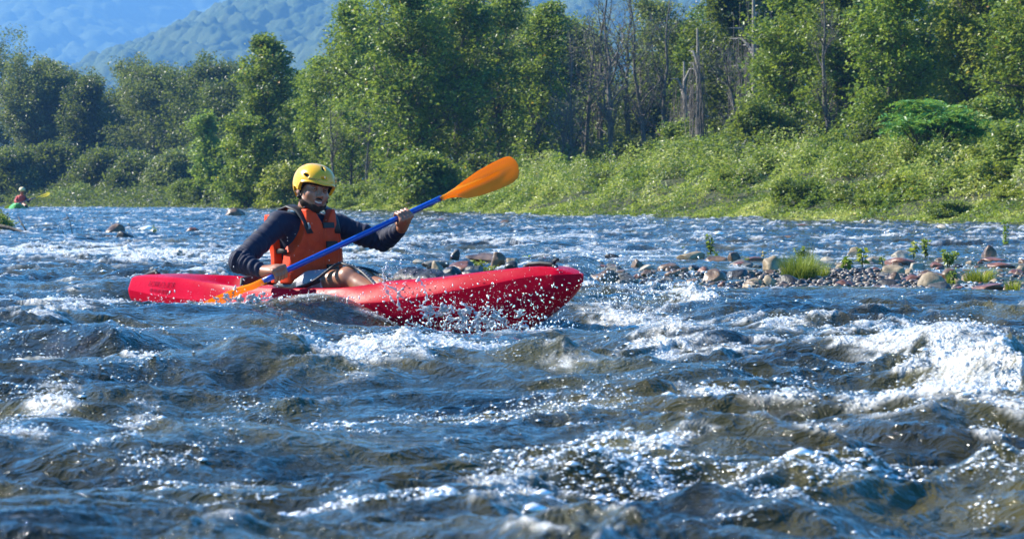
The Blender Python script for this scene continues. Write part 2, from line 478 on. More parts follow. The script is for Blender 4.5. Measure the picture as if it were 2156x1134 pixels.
# ------------------------------------------------------------------ leaves
def leaf_mesh(P, size, rs, up=.35, aspect=1.7, droop=0.0, axis=None):
    """P (n,3) centres -> folded rhombic leaves, one quad each"""
    n = len(P)
    nrm = rs.normal(size=(n, 3)); nrm[:, 2] = np.abs(nrm[:, 2]) + up * 2
    nrm /= np.linalg.norm(nrm, axis=1)[:, None]
    d = rs.normal(size=(n, 3)) if axis is None else axis + rs.normal(size=(n, 3)) * .45
    d[:, 2] -= droop
    d -= nrm * (d * nrm).sum(1)[:, None]
    d /= np.linalg.norm(d, axis=1)[:, None] + 1e-9
    w = np.cross(nrm, d)
    s = (size * rs.uniform(.65, 1.35, n))[:, None]
    a = P - d * s * .5; b = P + d * s * .5
    l = P - w * s * .5 / aspect * 1.0 + nrm * s * .10 - d * s * .06; r = P + w * s * .5 / aspect + nrm * s * .10 - d * s * .06
    V = np.stack([a, l, b, r], 1).reshape(-1, 3)
    F = np.arange(4 * n).reshape(n, 4)
    return V, F

G = dict()
M_LEAF = {
 'mid':   leaf_mat('leaf_mid', (0.026, 0.059, 0.0094), (0.118, 0.1947, 0.0236), (0.3186, 0.3894, 0.059), (0.59, 0.2832, 0.0472)),
 'bright': leaf_mat('leaf_bright', (0.0531, 0.118, 0.0142), (0.1711, 0.2714, 0.0283), (0.354, 0.4366, 0.0649)),
 'yellow': leaf_mat('leaf_yellow', (0.0885, 0.1298, 0.0165), (0.236, 0.2714, 0.0283), (0.4248, 0.4071, 0.059)),
 'dark':  leaf_mat('leaf_dark_shade', (.007, .018, .008), (.028, .056, .016), (.100, .135, .036)),  # colour deepened so this foliage reads as lying in shade
 'grey':  leaf_mat('leaf_grey', (0.033, 0.0519, 0.0189), (0.1121, 0.1416, 0.0531), (0.2596, 0.2773, 0.1298)),
 'vine':  leaf_mat('leaf_vine', (0.0401, 0.0826, 0.0142), (0.1534, 0.2242, 0.0354), (0.3422, 0.3894, 0.1062)),
 'cover': leaf_mat('leaf_cover', (0.059, 0.118, 0.0142), (0.2124, 0.2773, 0.0354), (0.472, 0.4838, 0.1416), (0.531, 0.3776, 0.059)),
 'sumac': leaf_mat('leaf_sumac', (.030, .130, .028), (.070, .240, .045), (.150, .340, .060)),
 'flower': leaf_mat('flower_pale', (.40, .38, .17), (.58, .54, .30), (.74, .70, .46), transl=.15),
 'gold':  leaf_mat('flower_gold', (.30, .20, .02), (.42, .28, .03), (.50, .35, .05), transl=.15),
}
M_BARK = bark_mat('bark', (.05, .042, .034), (.14, .12, .10))
M_BARKG = bark_mat('bark_grey', (.07, .06, .05), (.17, .15, .13))
M_BARKP = bark_mat('bark_pale', (.13, .115, .095), (.30, .27, .235))

def skeleton(rs, h, spread, nl, kind):
    """returns list of (points, radii) and arrays of clump centres"""
    tubes = []; tips = []
    lean = rs.normal(size=2) * .04 * h
    K = 9
    r0 = .014 * h + .02
    tr = []
    wob = np.cumsum(rs.normal(size=(K, 2)) * .018 * h, axis=0)
    top = .93 if kind != 'mound' else .6
    for k in range(K):
        t = k / (K - 1)
        tr.append((lean[0] * t + wob[k, 0] * t, lean[1] * t + wob[k, 1] * t, h * top * t - .1))
    tr = np.array(tr)
    tubes.append((tr, [r0 * (1 - .85 * k / (K - 1)) for k in range(K)]))
    for i in range(nl):
        if kind == 'mound': t = rs.uniform(.08, .95)
        elif kind == 'bare': t = rs.uniform(.12, .8)
        elif kind == 'tall': t = rs.uniform(.10, 1.0)
        else: t = rs.uniform(.06, 1.0)
        p0 = np.array([np.interp(t * (K - 1), range(K), tr[:, c]) for c in range(3)])
        az = rs.uniform(0, 2 * np.pi)
        if kind == 'mound': env = math.sqrt(max(1 - t ** 2 * .9, .06)); el = rs.uniform(.0, .7)
        elif kind == 'tall': env = (.45 + .75 * math.sin(math.pi * min(1, t * .85 + .12))) * (1 if t < .85 else .55); el = rs.uniform(.25, .95)
        elif kind == 'bare': env = 1.0; el = rs.uniform(.75, 1.25)
        elif kind == 'column': env = .55 + .5 * math.sin(math.pi * t); el = rs.uniform(.3, 1.1)
        else: env = .4 + .8 * math.sin(math.pi * min(1, .15 + t * .8)); el = rs.uniform(.15, .8)
        L = spread * env * rs.uniform(.65, 1.15) * (1.5 if kind == 'bare' else 1)
        if kind == 'bare': L = min(L, (h - p0[2]) * .95 / max(math.sin(el), .3))
        d = np.array([math.cos(az) * math.cos(el), math.sin(az) * math.cos(el), math.sin(el)])
        pts = [p0]; n = 5
        for k in range(n):
            d = d + rs.normal(size=3) * .14 + np.array([0, 0, .10 if kind != 'mound' else -.12]); d /= np.linalg.norm(d)
            pts.append(pts[-1] + d * L / n)
        pts = np.array(pts)
        rl = max(r0 * (1 - .8 * t) * .5, .008)
        tubes.append((pts, [rl * (1 - .8 * k / n) for k in range(n + 1)]))
        tips += [pts[3], pts[4], pts[5]]
        nsub = 3 if kind != 'bare' else 6
        for s in range(nsub):
            k = rs.randint(1, n)
            d2 = d + rs.normal(size=3) * .65; d2 /= np.linalg.norm(d2)
            L2 = L * rs.uniform(.25, .5)
            q = [pts[k]]
            for _ in range(3):
                d2 = d2 + rs.normal(size=3) * .2 + np.array([0, 0, .1]); d2 /= np.linalg.norm(d2)
                q.append(q[-1] + d2 * L2 / 3)
            q = np.array(q); r2 = max(rl * .4, .005)
            tubes.append((q, [r2, r2 * .7, r2 * .45, r2 * .2]))
            tips += [q[2], q[3]]
            if kind == 'bare':
                for _ in range(4):
                    kk = rs.randint(1, 4); d3 = d2 + rs.normal(size=3) * .6; d3 /= np.linalg.norm(d3)
                    e = q[kk]; tubes.append((np.array([e, e + d3 * L2 * .22, e + d3 * L2 * .42 + rs.normal(size=3) * .03]), [.006, .004, .002]))
                    tips.append(tubes[-1][0][-1])
    return tubes, np.array(tips)

def tubes_mesh(tubes, seg=5):
    Vs, Fs, n = [], [], 0
    for pts, rad in tubes:
        P = np.asarray(pts); m = len(P); rad = np.asarray(rad)
        T = np.gradient(P, axis=0); T /= np.linalg.norm(T, axis=1)[:, None] + 1e-9
        ref = np.where(np.abs(T[:, 2:3]) < .9, np.array([[0, 0, 1.]]), np.array([[1., 0, 0]]))
        U = np.cross(T, ref); U /= np.linalg.norm(U, axis=1)[:, None] + 1e-9
        W = np.cross(T, U)
        an = np.arange(seg) * 2 * np.pi / seg
        V = P[:, None, :] + rad[:, None, None] * (np.cos(an)[None, :, None] * U[:, None, :] + np.sin(an)[None, :, None] * W[:, None, :])
        Vs.append(V.reshape(-1, 3))
        i = np.arange(m * seg).reshape(m, seg); j = np.roll(i, -1, 1)
        Fs.append(np.stack([i[:-1], j[:-1], j[1:], i[1:]], -1).reshape(-1, 4) + n)
        n += m * seg
    return np.concatenate(Vs), np.concatenate(Fs)

def foliage(rs, tips, per, sig, size, up=.35, aspect=1.6, droop=0.0, drape=0.0, shells=True):
    c = np.repeat(tips, per, 0)
    off = rs.normal(size=c.shape)
    off /= np.linalg.norm(off, axis=1)[:, None] + 1e-9
    rad = rs.uniform(.25, 1.0, len(c)) ** .5
    csz = np.repeat(rs.uniform(.6, 1.35, len(tips)), per)[:, None]
    off = off * rad[:, None] * sig * csz * np.array([1.15, 1.15, .72])
    if drape: off[:, 2] -= np.abs(rs.normal(size=len(c))) * drape
    P = c + off
    ct = np.repeat(rs.uniform(-.30, .30, len(tips)), per)
    tint = np.clip(.45 + ct + rs.normal(size=len(c)) * .16, 0, .94)
    odd = rs.uniform(size=len(c)) > .997
    tint[odd] = 1.0
    V, F = leaf_mesh(P, size, rs, up, aspect, droop)
    return V, F, np.repeat(tint, 4)

def ground_z(x, y):
    z, _, _ = bank_h(np.array([float(x)]), np.array([float(y)])); return float(z[0])

def tree(name, px, Y, top, width_px, kind, leaf, seed, label, cat='tree', group=None, per=34, nl=26, size=.085, sig=.32, bark=None, sparse=1.0, drape=0.0, base_dz=0.0):
    rs = np.random.RandomState(seed)
    x = (px - 1078.0) / F_PX * Y
    gz = ground_z(x, Y) + base_dz
    h = CAM_Z + (HORIZON - top) / F_PX * Y - gz
    sp = width_px / F_PX * Y * .5
    if cat == 'tree' and kind in ('tall', 'oval') and per > 5: nl = int(nl * 1.25); sp *= 1.12
    root = empty(name, (x, Y, gz))
    tag(root, label, cat, group)
    tubes, tips = skeleton(rs, h, sp, nl, kind)
    V, F = tubes_mesh(tubes, 6 if kind == 'bare' else 5)
    mesh_obj('trunk', V, F, bark or M_BARK, root)
    if per > 0:
        if sparse < 1: tips = tips[rs.uniform(size=len(tips)) < sparse]
        tips = tips[tips[:, 2] > .12 * h * (kind == 'tall')]
        V, F, t = foliage(rs, tips, per, sig, size, drape=drape)
        V[:, 2] = np.where(V[:, 2] < .02, .02 + (rs.uniform(size=len(V)) * .05), V[:, 2])
        mesh_obj('crown' if cat == 'tree' else 'foliage', V, F, M_LEAF[leaf], root, False, {'tint': t})
    return root
TB = 'trees along the far bank'; LB = 'dark trees on the distant left bank'; SB = 'bushes along the bank'
# ---- distant left bank (dark)
T_LEFT = [
 (-60, 205, 110, 300, 'oval', 'dark', 'dark leafy tree cut by the left edge of the photo above the far paddler'),
 (60, 196, 122, 170, 'tall', 'grey', 'tall pointed grey-green tree above the far paddler'),
 (130, 200, 150, 150, 'tall', 'dark', 'dark ragged tree just right of the far paddler'),
 (188, 192, 172, 110, 'column', 'dark', 'narrow vine-choked dark tree with a slim tip on the distant left bank'),
 (250, 198, 205, 170, 'oval', 'dark', 'low dark tree in the dip of the skyline on the distant left bank'),
 (325, 190, 140, 190, 'oval', 'grey', 'broad grey-green tree left of the rounded pair top on the distant bank'),
 (410, 186, 142, 190, 'oval', 'dark', 'broad rounded dark green tree in the middle of the distant left bank'),
 (490, 170, 170, 150, 'oval', 'dark', 'shadowy dark tree behind the light green sapling'),
 (20, 176, 240, 170, 'mound', 'dark', 'low dark mass of leaves behind the far paddler'),
 (110, 178, 230, 150, 'mound', 'dark', 'dark vine-hung tree low behind the yellow blade of the far paddler'),
 (215, 172, 250, 170, 'mound', 'dark', 'dark rounded bush-like tree at the water on the distant left bank'),
 (300, 166, 270, 150, 'mound', 'dark', 'dark low tree at the water left of the light green sapling'),
 (375, 158, 265, 150, 'mound', 'grey', 'dull grey-green low tree at the water near the light green sapling'),
]
for i, (px, Y, top, w, k, lf, lab) in enumerate(T_LEFT):
    tree('tree', px, Y, top, w, k, lf, 100 + i, lab, group=LB, per=60, nl=60, size=.17, sig=.60, drape=.35 if k != 'tall' else .1)
# ---- middle bank
T_MID = [
 # px, Y, top, w, kind, leaf, per, nl, size, sig, label
 (438, 140, 238, 92, 'column', 'bright', 44, 34, .12, .40, 'light green young tree in front of the dark left wood'),
 (555, 116, 66, 140, 'tall', 'mid', 40, 56, .115, .42, 'tall tree with a double rounded top against the blue hills'),
 (520, 112, 250, 110, 'oval', 'mid', 36, 34, .10, .36, 'glossy-leaved mid-height tree left of the yellow helmet'),
 (610, 118, 200, 120, 'oval', 'mid', 36, 34, .10, .38, 'mid green tree half hidden above the yellow helmet'),
 (668, 112, 95, 110, 'tall', 'bright', 34, 40, .10, .38, 'slender fresh green tree rising just right of the double topped tree'),
 (735, 110, 22, 140, 'tall', 'mid', 36, 52, .10, .40, 'tall tree whose top stands at the right end of the open hill view'),
 (600, 106, 288, 130, 'mound', 'yellow', 36, 30, .09, .32, 'yellow-green broad low tree directly behind the yellow helmet'),
 (800, 108, -10, 150, 'tall', 'bright', 36, 52, .10, .40, 'bright leafy tree left of the big glossy tree'),
 (870, 92, -60, 230, 'tall', 'mid', 42, 76, .095, .38, 'big glossy-leaved tree reaching the top of the photo above the orange blade'),
 (960, 94, -50, 200, 'tall', 'mid', 42, 66, .095, .38, 'big dark-centred tree directly above the orange blade tip'),
 (1045, 100, -40, 170, 'tall', 'mid', 38, 56, .095, .36, 'leafy tree with pale trunk right of the orange blade'),
 (1120, 104, 40, 130, 'tall', 'grey', 30, 42, .09, .34, 'thin grey-green tree left of the bare branching tree'),
 (890, 86, 250, 190, 'mound', 'mid', 40, 44, .085, .30, 'low glossy tree standing in the herbs behind the orange blade'),
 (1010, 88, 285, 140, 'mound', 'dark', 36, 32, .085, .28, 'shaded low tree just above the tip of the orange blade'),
 (740, 102, 230, 120, 'oval', 'mid', 20, 26, .09, .30, 'thin open tree with pale stems right of the yellow helmet'),
 (1330, 94, 235, 190, 'mound', 'grey', 38, 42, .08, .28, 'grey-green rounded thicket below the bare branching tree'),
 (1230, 92, 290, 140, 'mound', 'grey', 34, 30, .08, .26, 'dull olive thicket left of the rounded grey-green thicket'),
 (1430, 96, 20, 130, 'column', 'mid', 34, 44, .09, .30, 'leafy tree at the right edge of the bare branches'),
 (1540, 92, -60, 170, 'tall', 'dark', 40, 60, .095, .36, 'dark green tree behind the gray vine-hung snag'),
 (1660, 84, -70, 200, 'tall', 'bright', 36, 60, .09, .34, 'fresh light green tree right of the gray vine-hung snag'),
 (1790, 82, -80, 210, 'tall', 'mid', 38, 62, .09, .34, 'tall green tree behind the dark hollow right of centre'),
 (1920, 82, -80, 210, 'tall', 'mid', 38, 62, .09, .34, 'tall leafy tree rising behind the feathery sumac bush'),
 (2050, 76, -90, 220, 'tall', 'yellow', 40, 62, .085, .32, 'yellowish green tall tree near the right edge of the photo'),
 (2170, 72, -90, 220, 'tall', 'mid', 42, 62, .085, .32, 'glossy tree cut by the right edge of the photo'),
 (1470, 88, 180, 150, 'mound', 'vine', 44, 46, .075, .26, 'pale vine-covered tree left of the leaning vine mound'),
 (1590, 80, 120, 190, 'mound', 'vine', 46, 60, .075, .26, 'large vine-covered tree with dark hollow beneath'),
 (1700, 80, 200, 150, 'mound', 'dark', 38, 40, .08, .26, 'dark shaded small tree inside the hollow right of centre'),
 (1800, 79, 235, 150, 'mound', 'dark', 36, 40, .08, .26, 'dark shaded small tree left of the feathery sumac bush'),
 (1860, 77, -60, 170, 'tall', 'bright', 36, 54, .085, .32, 'bright green tree above the dark hollow behind the sumac'),
 (1130, 98, -20, 110, 'tall', 'mid', 30, 40, .09, .34, 'slim leafy tree beside the bare trees right of the orange blade'),
 (2080, 68, 130, 170, 'mound', 'mid', 42, 44, .075, .26, 'mid-height leafy tree behind the right part of the bank'),
 (2150, 60, 200, 130, 'mound', 'vine', 46, 44, .07, .24, 'vine-hung tree closest to the right edge above the bank herbs'),
]
for i, (px, Y, top, w, k, lf, per, nl, sz, sg, lab) in enumerate(T_MID):
    tree('tree', px, Y, top, w, k, lf, 200 + i, lab, group=TB, per=int(per * .9), nl=nl, size=sz * 1.32, sig=sg, sparse=.8, bark=M_BARKP if i % 3 == 0 else None, drape=.12 if lf == 'vine' else 0)
# filling second row
T_BACK = [(560, 150, 190, 'dark'), (650, 146, 160, 'mid'), (740, 140, 100, 'mid'), (790, 137, 30, 'mid'), (850, 135, 0, 'mid'), (930, 130, -30, 'mid'), (1000, 127, -30, 'dark'), (1060, 126, 0, 'mid'), (1115, 124, 40, 'grey'),
          (1165, 120, 30, 'mid'), (1220, 119, 70, 'grey'), (1415, 117, 0, 'grey'), (1300, 118, 215, 'mid'), (1365, 116, 170, 'grey'), (1440, 116, 60, 'dark'), (1530, 112, 0, 'dark'), (1640, 108, -20, 'dark'), (1760, 104, -40, 'dark'), (1880, 100, -40, 'dark'), (2000, 98, -50, 'dark'), (2120, 96, -50, 'dark')]
for i, (px, Y, top, lf) in enumerate(T_BACK):
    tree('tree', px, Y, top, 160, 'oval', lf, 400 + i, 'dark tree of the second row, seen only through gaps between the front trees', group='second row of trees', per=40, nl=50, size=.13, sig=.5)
# bare trees
BARE = [(1290, 92, -60, 190, 401, 'bare grey tree with forking upright branches against the hills'),
        (1235, 95, 10, 130, 402, 'smaller leafless tree left of the big bare branching tree'),
        (1360, 93, -20, 120, 405, 'thin bare tree right of the big bare branching tree'),
        (705, 100, 200, 70, 403, 'pale dead stems right of the yellow helmet'), (775, 99, 215, 60, 404, 'pair of thin pale dead trunks left of the orange blade'),
        (1265, 96, -60, 170, 407, 'bare upright tree just left of the open gap to the hills'),
        (1320, 97, -50, 150, 408, 'bare tree with many fine twigs standing in the gap to the hills'),
        (1205, 93, 40, 150, 409, 'leaning bare tree right of the thin grey-green tree'),
        (1395, 95, -40, 120, 410, 'bare tree at the right side of the gap to the hills'),
        (1550, 83, 60, 110, 411, 'bare grey branches rising out of the large vine-covered tree'),
        (1745, 80, -60, 90, 412, 'pale slender trunk left of the dark hollow'),
        (1180, 90, 200, 110, 406, 'tangle of dead twigs beside the shaded low tree')]
for (px, Y, top, w, sd_, lab) in BARE:
    tree('bare_tree', px, Y, top, w, 'bare', 'grey', sd_, lab, group='bare trees', per=3, nl=15, size=.08, sig=.3, bark=M_BARKG, sparse=.3)
# grey vine-hung snags: curtains of dead stems
def snag(px, Y, top, w, seed, label):
    rs = np.random.RandomState(seed); x = (px - 1078.) / F_PX * Y; gz = ground_z(x, Y)
    h = CAM_Z + (HORIZON - top) / F_PX * Y - gz; sp = w / F_PX * Y * .5
    root = empty('dead_tree', (x, Y, gz)); tag(root, label, 'tree', 'dead vine-hung trees')
    tubes = [(np.array([[0, 0, -.1], [.05, 0, h * .5], [0, .05, h]]), [.12, .09, .03])]
    for k in range(5):
        az = rs.uniform(0, 6.28); z0 = h * rs.uniform(.5, .95)
        tubes.append((np.array([[0, 0, z0 - .3], [math.cos(az) * sp * .5, math.sin(az) * sp * .5, z0 + .1], [math.cos(az) * sp, math.sin(az) * sp, z0 + .1]]), [.05, .035, .015]))
    V, F = tubes_mesh(tubes); mesh_obj('trunk', V, F, M_BARKP, root)
    hang = []
    for k in range(80):
        az = rs.uniform(0, 6.28); r = sp * rs.uniform(.1, 1) ** .7
        z1 = h * rs.uniform(.55, 1.0) * (1 - .25 * r / sp); z0 = max(z1 - h * rs.uniform(.25, .7), .1)
        a = np.array([math.cos(az) * r, math.sin(az) * r, z1]); b = a + np.array([rs.normal() * .06, rs.normal() * .06, z0 - z1])
        m = (a + b) / 2 + rs.normal(size=3) * .07
        hang.append((np.array([a, m, b]), [.006, .009, .004]))
    V, F = tubes_mesh(hang, 3); mesh_obj('hanging_vines', V, F, M_BARKG, root)
snag(1468, 86, 60, 42, 1, 'narrow dead tree curtained with grey hanging vines')
snag(1585, 88, -60, 110, 2, 'wide dead tree curtained with grey vines at the top of the photo')
snag(1440, 90, 130, 60, 3, 'low dead tree with grey vines left of the vine-covered tree')

# ---- bank herb cover (uncountable)
def herb_cover(n, seed, xr, yr, dmin, dmax, hgt, size, name, mat, label_kind='stuff', dens=None, up=.5, clump=.5):
    rs = np.random.RandomState(seed)
    X = []; 
    x = rs.uniform(xr[0], xr[1], n * 6); y = rs.uniform(yr[0], yr[1], n * 6)
    d, s = pdist(x, y, SHORE_R); d = -d * s
    vis = (np.abs(x) / y < .215)
    keep = (d > dmin) & (d < dmax) & vis
    x, y, d = x[keep], y[keep], d[keep]
    if dens is not None:
        k = rs.uniform(size=len(x)) < dens(x, y, d); x, y, d = x[k], y[k], d[k]
    x, y, d = x[:n], y[:n], d[:n]
    z, _, _ = bank_h(x, y)
    tus = .45 + pn2(x / .7, y / 1.1, 51) * 1.3 + pn2(x / 2.2, y / 3, 52) * 1.1
    top = hgt * np.clip(tus, .12, 1.5) * sst(-.2, 1.6, d)
    zz = z + top * rs.uniform(.15, 1.0, len(x)) ** .6 + .02
    tint = np.clip(.33 + .75 * pn2(x / 1.1, y / 1.6, 53) + .3 * pn2(x / .3, y / .3, 54) + rs.normal(size=len(x)) * .12 + .12, 0, .94)
    tint[rs.uniform(size=len(x)) > .995] = 1
    V, F = leaf_mesh(np.stack([x, y, zz], 1), size, rs, up, 2.0)
    o = mesh_obj(name, V, F, mat, None, False, {'tint': np.repeat(tint, 4)})
    tag(o, kind='stuff'); return o
o = herb_cover(150000, 1, (-9, 13), (48, 112), -.1, 5.6, .75, .085, 'bank_herbs', M_LEAF['cover']); tag(o, 'pale yellow-green herbs covering the sloping bank', 'herbs')
o = herb_cover(60000, 2, (-50, 0), (90, 190), -.1, 7, .7, .16, 'bank_grass', M_LEAF['dark']); tag(o, 'low green plants along the distant shore', 'herbs')  # dark leaf colour paints the shade along this shore
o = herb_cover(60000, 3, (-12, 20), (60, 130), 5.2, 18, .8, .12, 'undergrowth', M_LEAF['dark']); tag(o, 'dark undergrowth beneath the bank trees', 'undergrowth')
o = herb_cover(60000, 4, (-2, 13), (48, 90), 1.2, 5.8, .72, .06, 'pale_blossoms', M_LEAF['flower'], dens=lambda x, y, d: sst(.12, .5, pn2(x / 1.0, y / 1.6, 60) + .35 * pn2(x / .3, y / .4, 61)) * .8); tag(o, 'cream blossoms scattered over the bank herbs', 'flowers')
o = herb_cover(6000, 5, (-6, 13), (48, 95), .1, 3.5, .5, .045, 'golden_flowers', M_LEAF['gold'], dens=lambda x, y, d: sst(.2, .6, pn2(x / .8, y / .9, 62))); tag(o, 'yellow goldenrod flowers low on the bank', 'flowers')

# ---- individual bushes on the bank
def bush(px, Y, top, w, leaf, seed, label, per=60, nl=22, size=.07, sig=.16, name='bush', drape=0.0):
    return tree(name, px, Y, top, w, 'mound', leaf, seed, label, 'bush', SB, per=per, nl=nl, size=size, sig=sig, drape=drape)
BUSH = [
 (1690, 64, 330, 150, 'mid', 'dark-sided leafy bush in the middle of the right bank slope'),
 (1960, 62, 330, 90, 'bright', 'small bright bush below the feathery sumac'),
 (1560, 70, 345, 120, 'cover', 'low pale bush on the slope left of the dark-sided bush'),
 (1800, 66, 285, 90, 'bright', 'bright broad-leaved sprouts in front of the dark hollow'),
 (1370, 76, 345, 110, 'bright', 'fresh green bush on the slope right of the orange blade'),
 (1480, 74, 350, 100, 'vine', 'pale leafy bush left of centre on the right bank slope'),
 (1180, 84, 365, 110, 'vine', 'low bush at the slope top right of the orange blade tip'),
 (1290, 80, 355, 110, 'mid', 'green bush between the orange blade and the slope'),
 (2130, 56, 385, 110, 'yellow', 'yellow-flowered clump at the right edge near the water'),
 (2080, 58, 300, 110, 'cover', 'pale bush near the right edge of the bank slope'),
 (1860, 60, 380, 110, 'mid', 'green bush low on the bank near the water right of centre'),
 (1100, 82, 385, 80, 'cover', 'small pale bush behind the tip of the orange blade'),
 (660, 108, 340, 70, 'bright', 'light green bush just right of the yellow helmet'),
 (530, 118, 375, 80, 'yellow', 'yellow-green bush left of the yellow helmet'),
 (500, 122, 385, 60, 'bright', 'small light bush on the shore at the light green sapling'),
 (740, 98, 365, 90, 'vine', 'pale bush on the shore right of the yellow helmet'),
 (820, 92, 370, 80, 'vine', 'pale bush on the shore above the raised hand'),
 (400, 140, 350, 90, 'vine', 'green bush under the light green young tree'),
 (170, 165, 395, 120, 'vine', 'grassy sunlit hump just right of the far paddler'),
 (2000, 56, 405, 90, 'vine', 'low leafy bush at the water near the right edge'),
]
for i, (px, Y, top, w, lf, lab) in enumerate(BUSH):
    sc_ = Y / 75.
    bush(px, Y, top, w, lf, 600 + i, lab, size=.065 * sc_ ** .6, sig=.19 * sc_)
rsb = np.random.RandomState(21)
for i in range(64):
    f = rsb.uniform(); px = 560 + 1640 * rsb.uniform() ** .8; d = rsb.uniform(.6, 5.4)
    yl = float(np.interp(px, [560, 640, 760, 1078, 1500, 2156, 2300], [120, 108, 90, 74, 66, 52, 50])); Y = yl + d / .30
    x = (px - 1078) / F_PX * Y; gz = ground_z(x, Y); hh = rsb.uniform(.55, 1.35) * (1 if px > 1450 else .6)
    top = HORIZON - (gz + hh - CAM_Z) / Y * F_PX
    bush(px, Y, top, rsb.uniform(70, 150) * 75 / Y, ['vine', 'cover', 'mid', 'dark', 'cover', 'yellow', 'mid'][i % 7], 1500 + i, 'leafy shrub tangled among the herbs of the sloping bank', per=44, nl=15, size=.075, sig=.17, drape=.12)  # dark leaves in the mix stand in for shadow pockets on the slope
for i in range(26):
    px = 1060 + 1130 * (i + rsb.uniform(.1, .9)) / 26; d = rsb.uniform(3.6, 5.6)
    yl = float(np.interp(px, [560, 640, 760, 1078, 1500, 2156, 2300], [120, 108, 90, 74, 66, 52, 50])); Y = yl + d / .30
    x = (px - 1078) / F_PX * Y; gz = ground_z(x, Y); hh = rsb.uniform(1.0, 2.3) * (.45 if px < 1400 else .8)
    top = HORIZON - (gz + hh - CAM_Z) / Y * F_PX
    bush(px, Y, top, rsb.uniform(100, 190) * 75 / Y, ['vine', 'mid', 'vine', 'bright', 'dark', 'yellow', 'vine'][i % 7], 1700 + i, 'tall vine-draped thicket at the foot of the bank trees', per=50, nl=26, size=.085, sig=.22, drape=.2)
# feathery sumac: whorls of pinnate leaves
def sumac(px, Y, top, w, seed, label):
    rs = np.random.RandomState(seed); x = (px - 1078.) / F_PX * Y; gz = ground_z(x, Y)
    h = CAM_Z + (HORIZON - top) / F_PX * Y - gz; sp = w / F_PX * Y * .5
    root = empty('sumac_bush', (x, Y, gz)); tag(root, label, 'bush', None)
    tubes = []; P = []; A = []
    for k in range(34):
        az = rs.uniform(0, 6.28); r = sp * rs.uniform(0, .8); zt = h * (1 - .5 * (r / sp) ** 2) * rs.uniform(.55, .95)
        tip = np.array([math.cos(az) * r, math.sin(az) * r, zt])
        tubes.append((np.array([[0, 0, -.05], tip * [.5, .5, .55], tip]), [.035, .025, .012]))
        for f in range(11):
            a2 = rs.uniform(0, 6.28); L = rs.uniform(.40, .62)
            d = np.array([math.cos(a2), math.sin(a2), rs.uniform(.1, .7)])
            pts = [tip + d * L * t + np.array([0, 0, -.45 * L * t * t]) for t in np.linspace(0, 1, 9)]
            side = np.array([-math.sin(a2), math.cos(a2), 0])
            for t in range(1, 9):
                for s in (-1, 1):
                    P.append(pts[t] + side * s * .055); A.append(side * s + np.array([0, 0, -.5]) + d * .3)
    V, F = tubes_mesh(tubes); mesh_obj('stems', V, F, M_BARK, root)
    V, F = leaf_mesh(np.array(P), .16, rs, .8, 3.0, axis=np.array(A))
    mesh_obj('foliage', V, F, M_LEAF['sumac'], root, False, {'tint': np.repeat(np.clip(rs.normal(.5, .2, len(P)), 0, 1), 4)})
sumac(1960, 63.5, 205, 240, 5, 'vivid green feathery-leaved sumac bush on top of the right bank')

# ---- left near shore
def lump_z(x, y): return ground_z(x, y)
for i, (px, Y, top, w, lf, lab) in enumerate([(-10, 50, 385, 120, 'grey', 'olive bush cut by the left edge in front of the far paddler'), (-20, 46, 425, 110, 'vine', 'low twiggy bush at the left edge just above the water')]):
    bush(px, Y, top, w, lf, 700 + i, lab, per=46, size=.05, sig=.12)
rs_ = np.random.RandomState(3)
br = MB()
def wpt(px, py, Y): return tuple(at(px, py, Y))
br.tube([wpt(-30, 470, 44), wpt(20, 480, 44), wpt(60, 492, 43.6), wpt(118, 499, 43.2)], [.035, .03, .02, .008])
br.tube([wpt(60, 492, 43.6), wpt(45, 470, 43.8), wpt(38, 455, 43.9)], [.015, .01, .004], 5)
br.tube([wpt(20, 480, 44), wpt(50, 494, 44.2), wpt(80, 496, 44)], [.015, .01, .004], 5)
br.tube([wpt(95, 497, 43.4), wpt(98, 488, 43.4)], [.008, .003], 5)
o = br.build('fallen_branch', M_BARK, None, origin=wpt(60, 495, 43.6)); tag(o, 'dark fallen branch lying on the water at the left edge', 'branch')
tw1 = MB(); tw1.tube([wpt(154, 500, 42), wpt(147, 465, 42), wpt(138, 447, 42)], [.008, .006, .003], 5); tw1.tube([wpt(136, 498, 42), wpt(129, 478, 42)], [.006, .003], 5)
o = tw1.build('twig', M_BARK, None, origin=wpt(150, 500, 42)); tag(o, 'thin bare twigs sticking out of the water right of the fallen branch', 'twigs')

